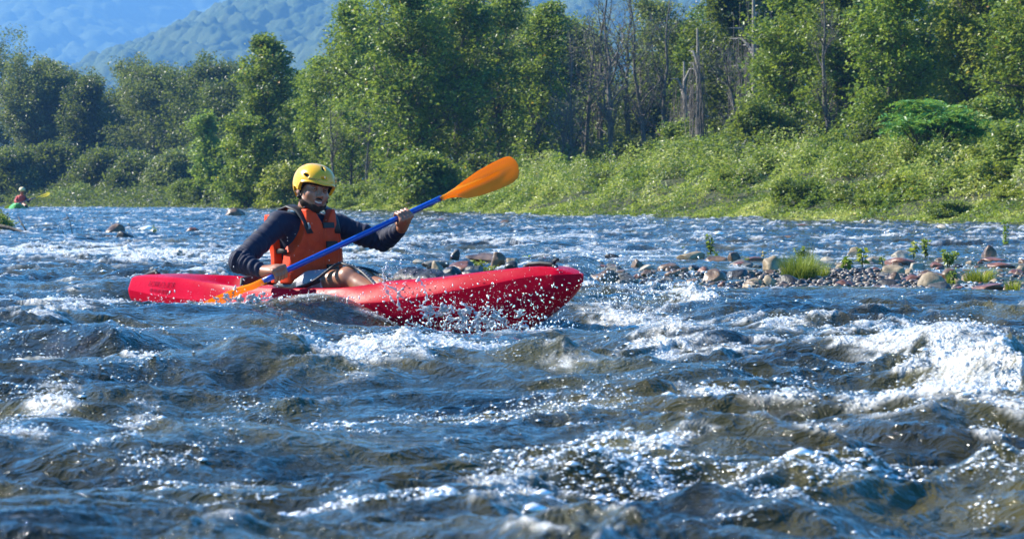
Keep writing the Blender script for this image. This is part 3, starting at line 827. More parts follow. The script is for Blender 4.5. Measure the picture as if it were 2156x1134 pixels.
# ------------------------------------------------------------------ hills
def hill(name, x0, x1, y0, y1, step, hfun, crown, seed, mat, far_k=1.5):
    nx = int((x1 - x0) / step); ny = int((y1 - y0) / step)
    gx = np.linspace(x0, x1, nx); gy = np.linspace(y0, y1, ny)
    X, Y = np.meshgrid(gx, gy); x, y = X.ravel(), Y.ravel()
    z = hfun(x, y)
    # tree crowns: cellular domes of several sizes
    rs = np.random.RandomState(seed)
    def cells(x, y, c, sd_):
        xi = np.floor(x / c).astype(int); yi = np.floor(y / c).astype(int)
        best = np.full(x.shape, -1e3); idv = np.zeros(x.shape)
        for i in (-1, 0, 1):
            for j in (-1, 0, 1):
                a, b = xi + i, yi + j
                hsh = np.abs(np.sin(a * 127.1 + b * 311.7 + sd_) * 43758.5453) % 1; hs2 = np.abs(np.sin(a * 269.5 + b * 183.3 + sd_) * 43758.5453) % 1; hs3 = (hsh * 7.13 + hs2 * 3.7) % 1
                cx = (a + .15 + .7 * hsh) * c; cy_ = (b + .15 + .7 * hs2) * c
                rr = c * (.42 + .55 * hs3 ** 1.5)
                d2 = ((x - cx) ** 2 + (y - cy_) ** 2) / rr ** 2
                v = np.sqrt(np.clip(1 - d2, 0, 1)) * rr * (.8 + .6 * hs3) + hs3 * c * .5
                m = v > best; best = np.where(m, v, best); idv = np.where(m, hs3, idv)
        return best, idv
    c1, id1 = cells(x, y, crown, seed); c2, id2 = cells(x + 31, y + 7, crown * .38, seed + 5)
    z = z + c1 * .62 + c2 * .6 + pn2(x / crown / .25, y / crown / .25, seed) * crown * .12 + pn2(x / crown / 3, y / crown / 3, seed + 1) * crown * .9
    tint = np.clip(.5 + (id1 - .5) * .7 + .3 * pn2(x / 40, y / 40, seed) + .25 * (id2 - .5), 0, 1)
    o = mesh_obj(name, np.stack([x, y, z], 1) * far_k, grid_faces(ny, nx), mat, None, True, {'tint': tint})
    tag(o, kind='structure'); return o
th = NT('wooded_hill'); _t = th.attr('tint'); rh = th.ramp(_t, [(0, (.018, .042, .014)), (.5, (.048, .085, .022)), (1, (.095, .125, .034))])
nh = th.noise(.9, 4, .7); ch = th.mix(.5, rh.outputs[0], nh.outputs[0], 'OVERLAY')
th.link(ch, th.bsdf.inputs['Base Color']); th.bsdf.inputs['Roughness'].default_value = .8
th.bsdf.inputs['Specular IOR Level'].default_value = .15
nh2 = th.noise(1.6, 3, .7); th.link(th.bump(nh2.outputs[0], 1.0, 1.2), th.bsdf.inputs['Normal'])
def mid_h(x, y):
    # ridge whose skyline climbs to the right; crest runs at y ~ 1250
    Yc = 1300.0
    px = x / Yc * F_PX + 1078
    crest = (HORIZON - np.interp(px, [-600, 60, 150, 290, 420, 500, 700, 900, 1300, 1700, 2600], [420, 210, 165, 95, 40, 5, -60, -90, -70, -140, -160])) / F_PX * Yc
    t = (y - 900) / (Yc - 900)
    f = np.where(t < 1, np.clip(t, 0, 1) ** .85, np.clip(1 - (t - 1) * .5, 0, 1))
    spur = 10 * pn2(x / 60, y / 140, 71) + 7 * ridge(pn2(x / 45 + y / 160, y / 200, 72))
    return crest * f + spur * np.clip(t * 1.2, 0, 1) * np.clip((1.05 - t) * 2.5, .0, 1) - 2
hill('wooded_hill', -330, 420, 930, 1400, 1.0, mid_h, 4.3, 3, th.m)
def far_h(x, y):
    t = np.clip((y - 1900) / 900, 0, 1)
    crest = 275 + .05 * x + 10 * pn2(x / 300, y / 300, 81)
    return crest * t ** .9 + (22 * ridge(pn2(x / 150 - y / 400, y / 500, 82)) + 12 * pn2(x / 70, y / 120, 83)) * np.clip(t * 2, 0, 1) * .9 - 4
hill('mountain', -950, 750, 1900, 2900, 3.2, far_h, 8.0, 9, th.m)
# haze
hz = NT('haze_air'); pv = hz.new('ShaderNodeVolumePrincipled')
pv.inputs['Color'].default_value = (.20, .50, 1.0, 1); pv.inputs['Density'].default_value = .00032
pv.inputs['Anisotropy'].default_value = .1
hz.n.remove(hz.bsdf); hz.link(pv.outputs[0], hz.out.inputs['Volume'])
hb = MB(); X0, X1, Y0, Y1, Z0, Z1 = -2200, 2200, -60, 4500, -14, 520
hb.add([(X0, Y0, Z0), (X1, Y0, Z0), (X1, Y1, Z0), (X0, Y1, Z0), (X0, Y0, Z1), (X1, Y0, Z1), (X1, Y1, Z1), (X0, Y1, Z1)],
       [(0, 3, 2, 1), (4, 5, 6, 7), (0, 1, 5, 4), (1, 2, 6, 5), (2, 3, 7, 6), (3, 0, 4, 7)])
haze = hb.build('haze', hz.m, None, False); tag(haze, 'thin blue haze over the valley', 'haze', kind='stuff')
# ------------------------------------------------------------------ smooth solid modelling (distance fields -> one continuous surface)
class Field:
    def __init__(s, lo, hi, res):
        s.lo = np.array(lo, float); s.res = res
        s.n = np.ceil((np.array(hi) - s.lo) / res).astype(int) + 1
        s.f = np.full(tuple(s.n), .05, np.float32)
    def box(s, lo, hi):
        a = np.clip(np.floor((np.array(lo) - s.lo) / s.res).astype(int), 0, s.n); b = np.clip(np.ceil((np.array(hi) - s.lo) / s.res).astype(int) + 1, 0, s.n)
        sl = tuple(slice(int(a[i]), int(b[i])) for i in range(3))
        if any(b[i] <= a[i] for i in range(3)): return None, None
        g = np.meshgrid(*[s.lo[i] + s.res * np.arange(a[i], b[i]) for i in range(3)], indexing='ij')
        return sl, np.stack(g, -1)
    def comb(s, sl, d, k, sub=False):
        a = s.f[sl]
        if sub:
            a2, b2 = -a, d
            h = np.maximum(k - np.abs(a2 - b2), 0) / max(k, 1e-6)
            s.f[sl] = -(np.minimum(a2, b2) - h * h * k * .25)
        else:
            h = np.maximum(k - np.abs(a - d), 0) / max(k, 1e-6)
            s.f[sl] = np.minimum(a, d) - h * h * k * .25
    def cap(s, a, b, ra, rb, k=.02, sub=False):
        a = np.array(a, float); b = np.array(b, float); m = max(ra, rb) + .05 + k
        sl, P = s.box(np.minimum(a, b) - m, np.maximum(a, b) + m)
        if sl is None: return
        v = b - a; L2 = max((v * v).sum(), 1e-12)
        t = np.clip(((P - a) @ v) / L2, 0, 1)
        d = np.linalg.norm(P - a - t[..., None] * v, axis=-1) - (ra + (rb - ra) * t)
        s.comb(sl, d.astype(np.float32), k, sub)
    def chain(s, pts, rad, k=.02):
        for i in range(len(pts) - 1): s.cap(pts[i], pts[i + 1], rad[i], rad[i + 1], k)
    def ell(s, c, ax, r, k=.02, sub=False, p=2.0):
        c = np.array(c, float); r = np.array(r, float); m = r.max() + .05 + k
        sl, P = s.box(c - m, c + m)
        if sl is None: return
        q = (P - c) @ np.array(ax).T
        if p == 2.0:
            k0 = np.linalg.norm(q / r, axis=-1); k1 = np.linalg.norm(q / (r * r), axis=-1) + 1e-9
            d = k0 * (k0 - 1) / k1
        else:
            k0 = (np.abs(q / r) ** p).sum(-1) ** (1 / p); d = (k0 - 1) * r.min()
        s.comb(sl, d.astype(np.float32), k, sub)
    def cut(s, fn, k=.004):
        """keep where fn(P) < 0"""
        sl, P = s.box(s.lo, s.lo + s.n * s.res)
        d = fn(P).astype(np.float32); a = s.f[sl]
        h = np.maximum(k - np.abs(a - d), 0) / k
        s.f[sl] = np.maximum(a, d) + h * h * k * .25
    def mesh(s):
        f = s.f; ins = f < 0
        nx, ny, nz = f.shape
        c = np.zeros((nx - 1, ny - 1, nz - 1), np.uint8)
        for i in (0, 1):
            for j in (0, 1):
                for k in (0, 1): c += ins[i:nx - 1 + i, j:ny - 1 + j, k:nz - 1 + k]
        act = (c > 0) & (c < 8)
        I = np.argwhere(act); idx = np.full(act.shape, -1, np.int64); idx[act] = np.arange(len(I))
        acc = np.zeros((len(I), 3)); cnt = np.zeros(len(I))
        cs = [(i, j, k) for i in (0, 1) for j in (0, 1) for k in (0, 1)]
        val = {q: f[I[:, 0] + q[0], I[:, 1] + q[1], I[:, 2] + q[2]].astype(float) for q in cs}
        for q in cs:
            for a in range(3):
                if q[a] == 0:
                    r = list(q); r[a] = 1; r = tuple(r)
                    v0, v1 = val[q], val[r]; m = (v0 < 0) != (v1 < 0)
                    t = np.where(m, v0 / np.where(m, v0 - v1, 1), 0)
                    p = np.tile(np.array(q, float), (len(I), 1)); p[:, a] = t
                    acc[m] += p[m]; cnt[m] += 1
        V = s.lo + (I + acc / cnt[:, None]) * s.res
        Q = []
        for a in range(3):
            b, c2 = (a + 1) % 3, (a + 2) % 3
            s0 = [slice(None)] * 3; s1 = [slice(None)] * 3; s0[a] = slice(0, -1); s1[a] = slice(1, None)
            x0, x1 = ins[tuple(s0)], ins[tuple(s1)]
            ch = np.argwhere(x0 != x1)
            ok = (ch[:, b] > 0) & (ch[:, c2] > 0) & (ch[:, b] < f.shape[b] - 1) & (ch[:, c2] < f.shape[c2] - 1)
            ch = ch[ok]; fl = x0[ch[:, 0], ch[:, 1], ch[:, 2]]
            def cell(db, dc):
                q = ch.copy(); q[:, b] -= db; q[:, c2] -= dc
                return idx[q[:, 0], q[:, 1], q[:, 2]]
            q = np.stack([cell(0, 0), cell(1, 0), cell(1, 1), cell(0, 1)], 1)
            q[~fl] = q[~fl][:, ::-1]
            Q.append(q)
        return V, np.concatenate(Q)[:, ::-1] if False else np.concatenate(Q)
def relax(V, F, it=1, lam=.5):
    n = len(V)
    for _ in range(it):
        acc = np.zeros_like(V); c = np.zeros(n)
        for a, b in ((0, 1), (1, 2), (2, 3), (3, 0)):
            for ax in range(3):
                acc[:, ax] += np.bincount(F[:, a], V[F[:, b], ax], n) + np.bincount(F[:, b], V[F[:, a], ax], n)
            c += np.bincount(F[:, a], minlength=n) + np.bincount(F[:, b], minlength=n)
        V = V * (1 - lam) + lam * acc / np.maximum(c, 1)[:, None]
    return V
def sdf_obj(fld, name, mat, parent, smooth_it=2, disp=None, attrs=None):
    V, F = fld.mesh(); V = relax(V, F, smooth_it)
    if disp is not None: V = disp(V)
    org = np.array(parent.location) if parent is not None else None
    at_ = attrs(V) if attrs else None
    return mesh_obj(name, V - (org if org is not None else 0), F, mat, parent, True, at_)
# ------------------------------------------------------------------ kayak
KS = np.array([-2.154, 16.3]); KB = np.array([.345, 14.0]); KL = float(np.linalg.norm(KB - KS))
KYAW = math.atan2(KB[1] - KS[1], KB[0] - KS[0])
def prof(s, tab): return float(np.interp(s, [a for a, b in tab], [b for a, b in tab]))
def smooth_tab(tab):
    xs = np.linspace(0, 1, 401); v = np.interp(xs, [a for a, b in tab], [b for a, b in tab])
    v2 = v.copy()
    for _ in range(90): v2[1:-1] = (v2[:-2] + 2 * v2[1:-1] + v2[2:]) / 4
    return list(zip(xs, v2))
K_KEEL = smooth_tab([(0, .045), (.03, -.02), (.08, -.06), (.2, -.10), (.5, -.14), (.7, -.155), (.80, -.145), (.86, -.115), (.92, -.02), (.965, .07), (1, .165)])
K_SEAM = smooth_tab([(0, .085), (.05, .068), (.15, .045), (.3, .03), (.5, .03), (.68, .055), (.76, .095), (.85, .145), (.93, .20), (1, .215)])
K_DECK = smooth_tab([(0, .12), (.03, .155), (.1, .165), (.2, .15), (.35, .118), (.5, .115), (.60, .125), (.66, .165), (.75, .185), (.85, .225), (.93, .252), (.97, .245), (1, .205)])
def K_w(s):
    base = prof(s, K_W)
    e = min(1, math.sqrt(max(s, 0) / .035)) if s < .035 else 1
    b = min(1, math.sqrt(max(1 - s, 0) / .03)) if s > .97 else 1
    return max(base * e * b, .004)
K_W = smooth_tab([(0, .13), (.06, .17), (.15, .245), (.3, .325), (.5, .355), (.65, .33), (.8, .24), (.9, .155), (.96, .10), (1, .07)])
_LOW = [(0, 0), (.2, .005), (.4, .03), (.58, .09), (.72, .17), (.83, .29), (.91, .46), (.965, .7), (1, 1)]
_CR = [(.985, .10), (.93, .34), (.87, .62), (.80, .86), (.68, .965), (.5, .99), (.25, 1.0), (0, 1)]
_CK = [(.985, .10), (.95, .38), (.915, .70), (.87, .95), (.82, 1.0), (.76, .90), (.68, None), (0, None)]
def k_section(s, side):
    w, k, g, d = K_w(s), prof(s, K_KEEL), prof(s, K_SEAM), prof(s, K_DECK)
    c = float(sst(.10, .19, s) * (1 - sst(.585, .655, s)))
    dep = float(np.interp(s, [.1, .2, .30, .34, .5, .6, .66], [.03, .05, .05, .12, .13, .13, .08]))
    pts = [(a * w, k + b * (g - k)) for a, b in _LOW]
    for (a, b), (a2, b2) in zip(_CR, _CK):
        z1 = g + b * (d - g); z2 = d - dep if b2 is None else g + b2 * (d - g)
        pts.append(((a * (1 - c) + a2 * c) * w, z1 * (1 - c) + z2 * c))
    return [(n * side, z) for n, z in pts]
kay = empty('kayak', (KS[0], KS[1], 0.0), KYAW)
tag(kay, 'red plastic kayak with its bow raised out of the rapids', 'kayak')
def build_hull(root, mat, L, secs=130):
    ss = .5 - .5 * np.cos(np.linspace(0, math.pi, secs)); V = []; F = []
    for s in ss:
        L_ = k_section(s, -1)[::-1]; R_ = k_section(s, 1)
        row = L_ + R_[1:]
        row = row[:-1]
        V += [(s * L, n, z) for n, z in row]
    m = len(k_section(.5, 1)) * 2 - 2
    for i in range(secs - 1):
        for j in range(m):
            a = i * m + j; b = i * m + (j + 1) % m
            F.append((a, b, b + m, a + m))
    F.append(tuple(reversed(range(m)))); F.append(tuple((secs - 1) * m + j for j in range(m)))
    o = mesh_obj('hull', V, F, mat, root)
    o.data.set_sharp_from_angle(angle=R(24))
    return o
tk = NT('red_plastic'); nk = tk.noise(3.5, 5, .6); nk2 = tk.noise(60, 3, .6)
ck = tk.ramp(nk.outputs[0], [(.3, (.33, .0012, .014)), (.7, (.42, .002, .024))])
tk.link(ck.outputs[0], tk.bsdf.inputs['Base Color'])
rk = tk.ramp(nk2.outputs[0], [(.35, (.26,) * 3), (.7, (.36,) * 3)]); tk.link(rk.outputs[0], tk.bsdf.inputs['Roughness'])
tk.link(tk.bump(nk2.outputs[0], .08, .001), tk.bsdf.inputs['Normal'])
tk.bsdf.inputs['Coat Weight'].default_value = 0; tk.bsdf.inputs['Coat Roughness'].default_value = .08; tk.bsdf.inputs['Specular IOR Level'].default_value = .05; tk.bsdf.inputs['IOR'].default_value = 1.33
M_RED = tk.m
M_BLACK = plain('black_webbing', (.012, .012, .014), .55, .4, .3, 40, .4, 300)
M_ROPE = plain('black_cord', (.016, .016, .018), .45, .5, .3, 60)
M_ROPEW = plain('cord_fleck', (.45, .45, .47), .5, .4, .2, 60)
hull = build_hull(kay, M_RED, KL)
def kp(s, frac, side=-1, out=.004):
    """point on the near deck flank between seam (0) and rail (1), kayak coordinates"""
    sec = k_section(s, side)[8:13]
    t = frac * 4; i = min(int(t), 3); u = t - i
    n = sec[i][0] * (1 - u) + sec[i + 1][0] * u; z = sec[i][1] * (1 - u) + sec[i + 1][1] * u
    return Vector((s * KL, n + side * out, z + out * .6))
# worn lettering on the stern flank: two rows of broken dark strokes
lm = MB(); rl_ = np.random.RandomState(4)
def stroke(s0, f0, s1, f1, w=.0014):
    P = [kp(s0 + (s1 - s0) * t, f0 + (f1 - f0) * t) for t in (0, .5, 1)]
    lm.tube(P, w, 5, flat=.5)
for row, (fc, hgt, s_a, s_b, n) in enumerate([(.66, .22, .100, .185, 10), (.36, .18, .108, .178, 11)]):
    for i in range(n):
        s0 = s_a + (s_b - s_a) * i / n; w_ = (s_b - s_a) / n * .62; sl = .0025
        a, b = fc - hgt / 2, fc + hgt / 2
        k_ = rl_.randint(0, 5)
        stroke(s0, a, s0 + sl, b) if k_ != 4 else stroke(s0, a, s0 + w_, b)
        if k_ in (0, 1, 3): stroke(s0 + sl, b, s0 + w_ + sl, b - .02)
        if k_ in (0, 2, 3): stroke(s0 + sl * .5, fc, s0 + w_, fc)
        if k_ in (1, 2): stroke(s0, a, s0 + w_, a)
        if k_ in (0, 4): stroke(s0 + w_, a, s0 + w_ + sl, b)
lm.build('lettering', plain('worn_print', (.15, .01, .05), .6, .3, .4, 60), kay)
# grab handles
def handle(s0, s1, hgt, n0=-.02, n1=.02):
    mb = MB(); z0 = prof(s0, K_DECK); z1 = prof(s1, K_DECK)
    mid = (z0 + z1) / 2 + hgt
    mb.tube([(s0 * KL, n0, z0 + .002), (s0 * KL + .02, n0, z0 + hgt * .8), ((s0 + s1) / 2 * KL, (n0 + n1) / 2, mid), (s1 * KL - .02, n1, z1 + hgt * .8), (s1 * KL, n1, z1 + .002)], [.011, .012, .013, .012, .011], 8)
    for s, n, z in ((s0, n0, z0), (s1, n1, z1)):
        mb.tube([(s * KL, n, z - .01), (s * KL, n, z + .012)], [.018, .015], 10)
    return mb.build('grab_handle', M_BLACK, kay)
handle(.012, .075, .016, .02, -.05)
handle(.905, .955, .018, -.055, -.03)
mb = MB(); mb.tube([(.945 * KL, -.01, prof(.945, K_DECK) - .005), (.948 * KL, -.005, prof(.945, K_DECK) + .03), (.955 * KL, -.005, prof(.945, K_DECK) + .035)], [.010, .009, .008], 8); mb.build('toggle', M_BLACK, kay)
# black mesh bag and foot area gear lashed ahead of the knees
fb_ = Field((2.05, -.2, .08), (2.55, .25, .32), .008)
fb_.ell((2.28, .02, .165), np.eye(3), (.17, .13, .055), .01)
fb_.ell((2.40, .00, .155), np.eye(3), (.10, .10, .045), .03); fb_.ell((2.17, .04, .175), np.eye(3), (.08, .09, .05), .03)
Vb, Fb = fb_.mesh(); Vb = relax(Vb, Fb, 2); Vb += (pn3(Vb, 18, 3) * .012 + pn3(Vb, 45, 4) * .005)[:, None]
mesh_obj('gear_bag', Vb, Fb, plain('black_mesh_cloth', (.014, .014, .016), .5, .5, .5, 60, .8, 120, .004), kay)
# seat back (mostly hidden) and thigh straps
sb = MB(); sb.tube([(.335 * KL, -.20, .06), (.33 * KL, -.18, .13), (.328 * KL, 0, .155), (.33 * KL, .18, .13), (.335 * KL, .20, .06)], [.03, .035, .04, .035, .03], 10, flat=.5); sb.build('seat_back', M_BLACK, kay)

# ------------------------------------------------------------------ paddle
def paddle(G0, G1, ext_lo, ext_hi, blade_l, col_blade, label, shaft_mat, twist_lo=1.1, rad=.0155, face=(0, -1, .12)):
    a = (G1 - G0).normalized(); lo = G0 - a * ext_lo; hi = G1 + a * ext_hi
    root = empty('paddle', tuple((G0 + G1) / 2)); tag(root, label, 'paddle')
    c = (G0 + G1) / 2
    sh = MB(); n = 12; p0, p1 = lo + a * blade_l - c, hi - a * blade_l - c
    sh.tube([p0 + (p1 - p0) * i / n for i in range(n + 1)], rad, 16); sh.build('shaft', shaft_mat, root)
    for end, sgn, tw_ in ((hi, 1, 0.0), (lo, -1, twist_lo)):
        ax = a * sgn; neck = end - ax * blade_l - c - ax * .015
        toCam = Vector(face); nrm = (toCam - ax * toCam.dot(ax)).normalized()
        side = ax.cross(nrm).normalized()
        if sgn > 0 and side.z < 0: side = -side; 
        if tw_: 
            q = Matrix.Rotation(tw_, 3, ax); nrm = q @ nrm; side = q @ side
        NU, NV = 44, 17; V = []
        for layer in (1, -1):
            for i in range(NU + 1):
                u = i / NU; L = blade_l + .015
                up_w = .058 * float(np.interp(u, [0, .10, .22, .36, .55, .75, .90, .96, .99, 1], [.17, .19, .33, .60, .88, 1.0, .99, .86, .62, .30]))
                dn_w = .094 * float(np.interp(u, [0, .10, .20, .30, .45, .65, .85, .93, .98, 1], [.17, .19, .36, .66, .84, .96, .98, .84, .50, .15]))
                spoon = -.030 * math.sin(math.pi * min(1, max(0, (u - .1) / .95))) 
                for j in range(NV):
                    v = j / (NV - 1) * 2 - 1
                    vv = v * (up_w if v > 0 else dn_w)
                    spine = math.exp(-(vv / .012) ** 2) * .0155 * (1 - sst(.65, .99, u)) + .0028
                    round_ = (1 - sst(.12, .24, u))
                    th_ = spine * (1 - round_) + round_ * math.sqrt(max(1 - v * v, 0)) * rad * 1.12
                    edge = math.sqrt(max(1 - v ** 6, 0)); th_ = th_ * (edge if round_ < .5 else 1) + .0006
                    cup = .10 * vv * vv / .1 * (1 - round_)
                    p = neck + ax * (u * L) + side * vv + nrm * (layer * th_ + spoon * .6 * (1 - round_) + cup)
                    V.append(p)
        F = []; N1 = (NU + 1) * NV
        for i in range(NU):
            for j in range(NV - 1):
                q = (i * NV + j, i * NV + j + 1, (i + 1) * NV + j + 1, (i + 1) * NV + j)
                F.append(q); F.append(tuple(N1 + k for k in reversed(q)))
        rim = [i * NV for i in range(NU + 1)]; rim2 = [i * NV + NV - 1 for i in range(NU + 1)]
        for r_, rev in ((rim, False), (rim2, True)):
            for k in range(NU):
                q = (r_[k], r_[k + 1], r_[k + 1] + N1, r_[k] + N1); F.append(q if not rev else q[::-1])
        for r0 in (0, NU * NV):
            for k in range(NV - 1):
                q = (r0 + k, r0 + k + 1, r0 + k + 1 + N1, r0 + k + N1); F.append(q)
        o = mesh_obj('blade', [tuple(v) for v in V], F, col_blade, root)
        o.data.set_sharp_from_angle(angle=R(50))
    return root
M_BLUE = plain('blue_shaft', (.008, .062, .38), .28, .5, .15, 25, .08, 200, .001, coat=.4)
tb_ = NT('orange_blade'); nb_ = tb_.noise(9, 4, .6)
rb_ = tb_.ramp(nb_.outputs[0], [(.3, (.90, .38, .004)), (.7, (.96, .47, .008))]); tb_.link(rb_.outputs[0], tb_.bsdf.inputs['Base Color'])
tb_.bsdf.inputs['Roughness'].default_value = .38
trb = tb_.new('ShaderNodeBsdfTranslucent'); trb.inputs[0].default_value = (1.0, .42, .01, 1); mxb = tb_.new('ShaderNodeMixShader'); mxb.inputs[0].default_value = .6
tb_.link(tb_.bsdf.outputs[0], mxb.inputs[1]); tb_.link(trb.outputs[0], mxb.inputs[2]); tb_.link(mxb.outputs[0], tb_.out.inputs[0])
M_ORANGE = tb_.m
G_R = at(586, 577, 14.90); G_L = at(847, 455, 15.30)
_ax = (G_L - G_R).normalized()
TIP_HI = (at(1089, 345, 15.69) - G_L).length; TIP_LO = .62
paddle(G_R, G_L, TIP_LO, TIP_HI, .52, M_ORANGE, 'blue shafted paddle with orange blades held across the front kayaker', M_BLUE, twist_lo=-1.32)
# ------------------------------------------------------------------ the kayaker
A3 = np.array
TD = A3([.67, -.74, 0]); TL = A3([.74, .67, 0]); TU = A3([0, 0, 1.])
TD /= np.linalg.norm(TD); TL /= np.linalg.norm(TL)
T0 = A3([-1.11, 15.38, .30])
def tp(f, l, u): return T0 + TD * f + TL * l + TU * u
def va(v): return A3([v[0], v[1], v[2]])
_yaw, _pit, _rol = R(28), R(3), R(10)
HF = A3([math.sin(_yaw), -math.cos(_yaw), 0]); HLt = A3([math.cos(_yaw), math.sin(_yaw), 0]); HU = A3([0, 0, 1.])
HF, HU = HF * math.cos(_pit) - HU * math.sin(_pit), HU * math.cos(_pit) + HF * math.sin(_pit)
HLt, HU = HLt * math.cos(_rol) - HU * math.sin(_rol), HU * math.cos(_rol) + HLt * math.sin(_rol)
HC = va(at(660, 399, 15.31)); HAX = np.stack([HF, HLt, HU])
def hp(f, l, u): return HC + HF * f + HLt * l + HU * u
SH_R = va(at(588, 470, 15.24)); SH_L = va(at(712, 476, 15.50))
EL_R = va(at(503, 551, 15.05)); EL_L = va(at(806, 508, 15.50))
gR, gL, axv = va(G_R), va(G_L), va(_ax)
WR_R = va(at(556, 571, 14.96)); WR_L = va(at(846, 479, 15.36))
HIP_R = A3([-1.19, 15.33, .09]); HIP_L = A3([-1.055, 15.46, .09])
KN_R = A3([-.865, 15.00, .168]); KN_L = A3([-.775, 15.17, .145])
AN_R = A3([-.62, 14.78, .055]); AN_L = A3([-.51, 14.90, .06])
person = empty('person', (-1.12, 15.40, 0.0))
tag(person, 'kayaker in yellow helmet, orange vest and navy shirt paddling the red kayak', 'person')
B = Field((-1.62, 14.62, -.06), (-.38, 15.72, .80), .0042)
# torso and legs
B.ell(tp(-.02, 0, -.20), np.stack([TD, TL, TU]), (.115, .160, .115), .03)
B.ell(tp(0, 0, -.06), np.stack([TD, TL, TU]), (.095, .130, .14), .04)
B.ell(tp(0, 0, .07), np.stack([TD, TL, TU]), (.105, .150, .155), .04)
B.cap(SH_R, SH_L, .052, .052, .05)
B.cap(tp(-.01, 0, .15), hp(-.035, 0, -.09), .060, .052, .03)
for h_, k_, a_ in ((HIP_R, KN_R, AN_R), (HIP_L, KN_L, AN_L)):
    B.cap(h_, k_, .085, .052, .03); B.cap(k_, a_, .050, .032, .02); B.ell(k_ + A3([0, 0, .004]), np.eye(3), (.052, .052, .052), .02)
    B.cap(k_ * .7 + a_ * .3 - A3([0, 0, .02]), k_ * .4 + a_ * .6 - A3([0, 0, .01]), .042, .03, .03)
    B.cap(a_, a_ + TD * .17 + A3([0, 0, -.02]), .036, .028, .02)
# arms
for s_, e_, w_ in ((SH_R, EL_R, WR_R), (SH_L, EL_L, WR_L)):
    B.cap(s_, s_ * .4 + e_ * .6, .050, .044, .03); B.cap(s_ * .4 + e_ * .6, e_, .044, .038, .02)
    m_ = e_ * .65 + w_ * .35; B.cap(e_, m_, .038, .042, .02); B.cap(m_, w_, .042, .026, .02)
# head
B.ell(hp(-.012, 0, .028), HAX, (.098, .077, .092), .02)
B.ell(hp(.030, 0, -.035), HAX, (.066, .060, .075), .03)
B.ell(hp(.040, 0, -.082), HAX, (.047, .046, .036), .03)
B.ell(hp(.074, 0, -.098), HAX, (.020, .024, .018), .022)
for sd_ in (-1, 1):
    B.ell(hp(.058, sd_ * .040, -.028), HAX, (.030, .026, .024), .02)
    B.ell(hp(.079, sd_ * .026, -.043), HAX, (.013, .014, .012), .012)
    B.ell(hp(.073, sd_ * .030, .024), HAX, (.020, .026, .010), .014)
    B.cap(hp(.028, sd_ * .052, -.075), hp(-.01, sd_ * .058, -.045), .020, .018, .03)
    B.ell(hp(.094, sd_ * .031, .004), HAX, (.016, .017, .012), .010, sub=True)
    # ear
    B.ell(hp(-.012, sd_ * .080, -.012), HAX, (.018, .009, .031), .006)
    B.ell(hp(-.008, sd_ * .090, -.010), HAX, (.010, .006, .018), .006, sub=True)
    B.ell(hp(.103, sd_ * .011, -.033), HAX, (.011, .009, .008), .008)
B.cap(hp(.088, 0, .012), hp(.110, 0, -.026), .009, .0125, .012)
B.ell(hp(.112, 0, -.031), HAX, (.010, .012, .009), .008)
# lips parted in a smile
B.cap(hp(.087, -.028, -.054), hp(.101, 0, -.060), .006, .0065, .008); B.cap(hp(.101, 0, -.060), hp(.087, .028, -.054), .0065, .006, .008)
B.cap(hp(.084, -.026, -.062), hp(.097, 0, -.077), .006, .0065, .008); B.cap(hp(.097, 0, -.077), hp(.084, .026, -.062), .0065, .006, .008)
B.cap(hp(.093, -.019, -.062), hp(.108, 0, -.0685), .0045, .0065, .002, sub=True); B.cap(hp(.108, 0, -.0685), hp(.093, .019, -.062), .0065, .0045, .002, sub=True)
# hands closed on the shaft
def hand(Fd, W, G, a, bdir, thumb_sgn):
    m = G - W; m = m - a * (m @ a); m /= np.linalg.norm(m)
    b = np.cross(m, a); b /= np.linalg.norm(b)
    if b @ bdir < 0: b = -b
    def q(x, r, th_):      # along the shaft, radius, angle from b towards m
        return G + a * x + (b * math.cos(th_) + m * math.sin(th_)) * r
    for i in range(4):
        x = (i - 1.5) * .0205 * thumb_sgn; ln = (.94, 1.0, .97, .82)[i]
        kn = q(x * 1.05, .040 + .002 * (i in (1, 2)), .42); p1 = q(x, .033, 1.45 * ln); p2 = q(x, .0285, 2.5 * ln); p3 = q(x, .0265, 3.5 * ln)
        Fd.chain([kn, p1, p2, p3], [.0112, .0095, .0088, .0078], .003)
        Fd.cap(W + a * x * .45 + b * .006, kn, .015, .0125, .012)
        Fd.ell(kn + b * .002, np.eye(3), (.0118, .0118, .0118), .006)
    Fd.cap(W, q(.0, .030, -.25), .026, .024, .02)
    tb = W * .55 + q(-.030 * thumb_sgn, .030, -.6) * .45
    Fd.chain([tb, q(-.036 * thumb_sgn, .033, -1.1), q(-.034 * thumb_sgn, .030, -2.0), q(-.026 * thumb_sgn, .0285, -2.9)], [.015, .0125, .0108, .009], .006)
    return m, b
hand(B, WR_R, gR, axv, A3([-.2, -1, .35]), -1)
hand(B, WR_L, gL, axv, A3([.67, -.74, .1]), 1)
ts = NT('skin_brown'); ns = ts.noise(14, 4); ns2 = ts.noise(180, 3)
rs_k = ts.ramp(ns.outputs[0], [(.35, (.26, .108, .058)), (.65, (.36, .16, .09))])
ts.link(rs_k.outputs[0], ts.bsdf.inputs['Base Color']); ts.bsdf.inputs['Roughness'].default_value = .38
ts.bsdf.inputs['Subsurface Weight'].default_value = .0
ts.link(ts.bump(ns2.outputs[0], .25, .001), ts.bsdf.inputs['Normal'])
M_SKIN = ts.m
sdf_obj(B, 'body', M_SKIN, person, 1)
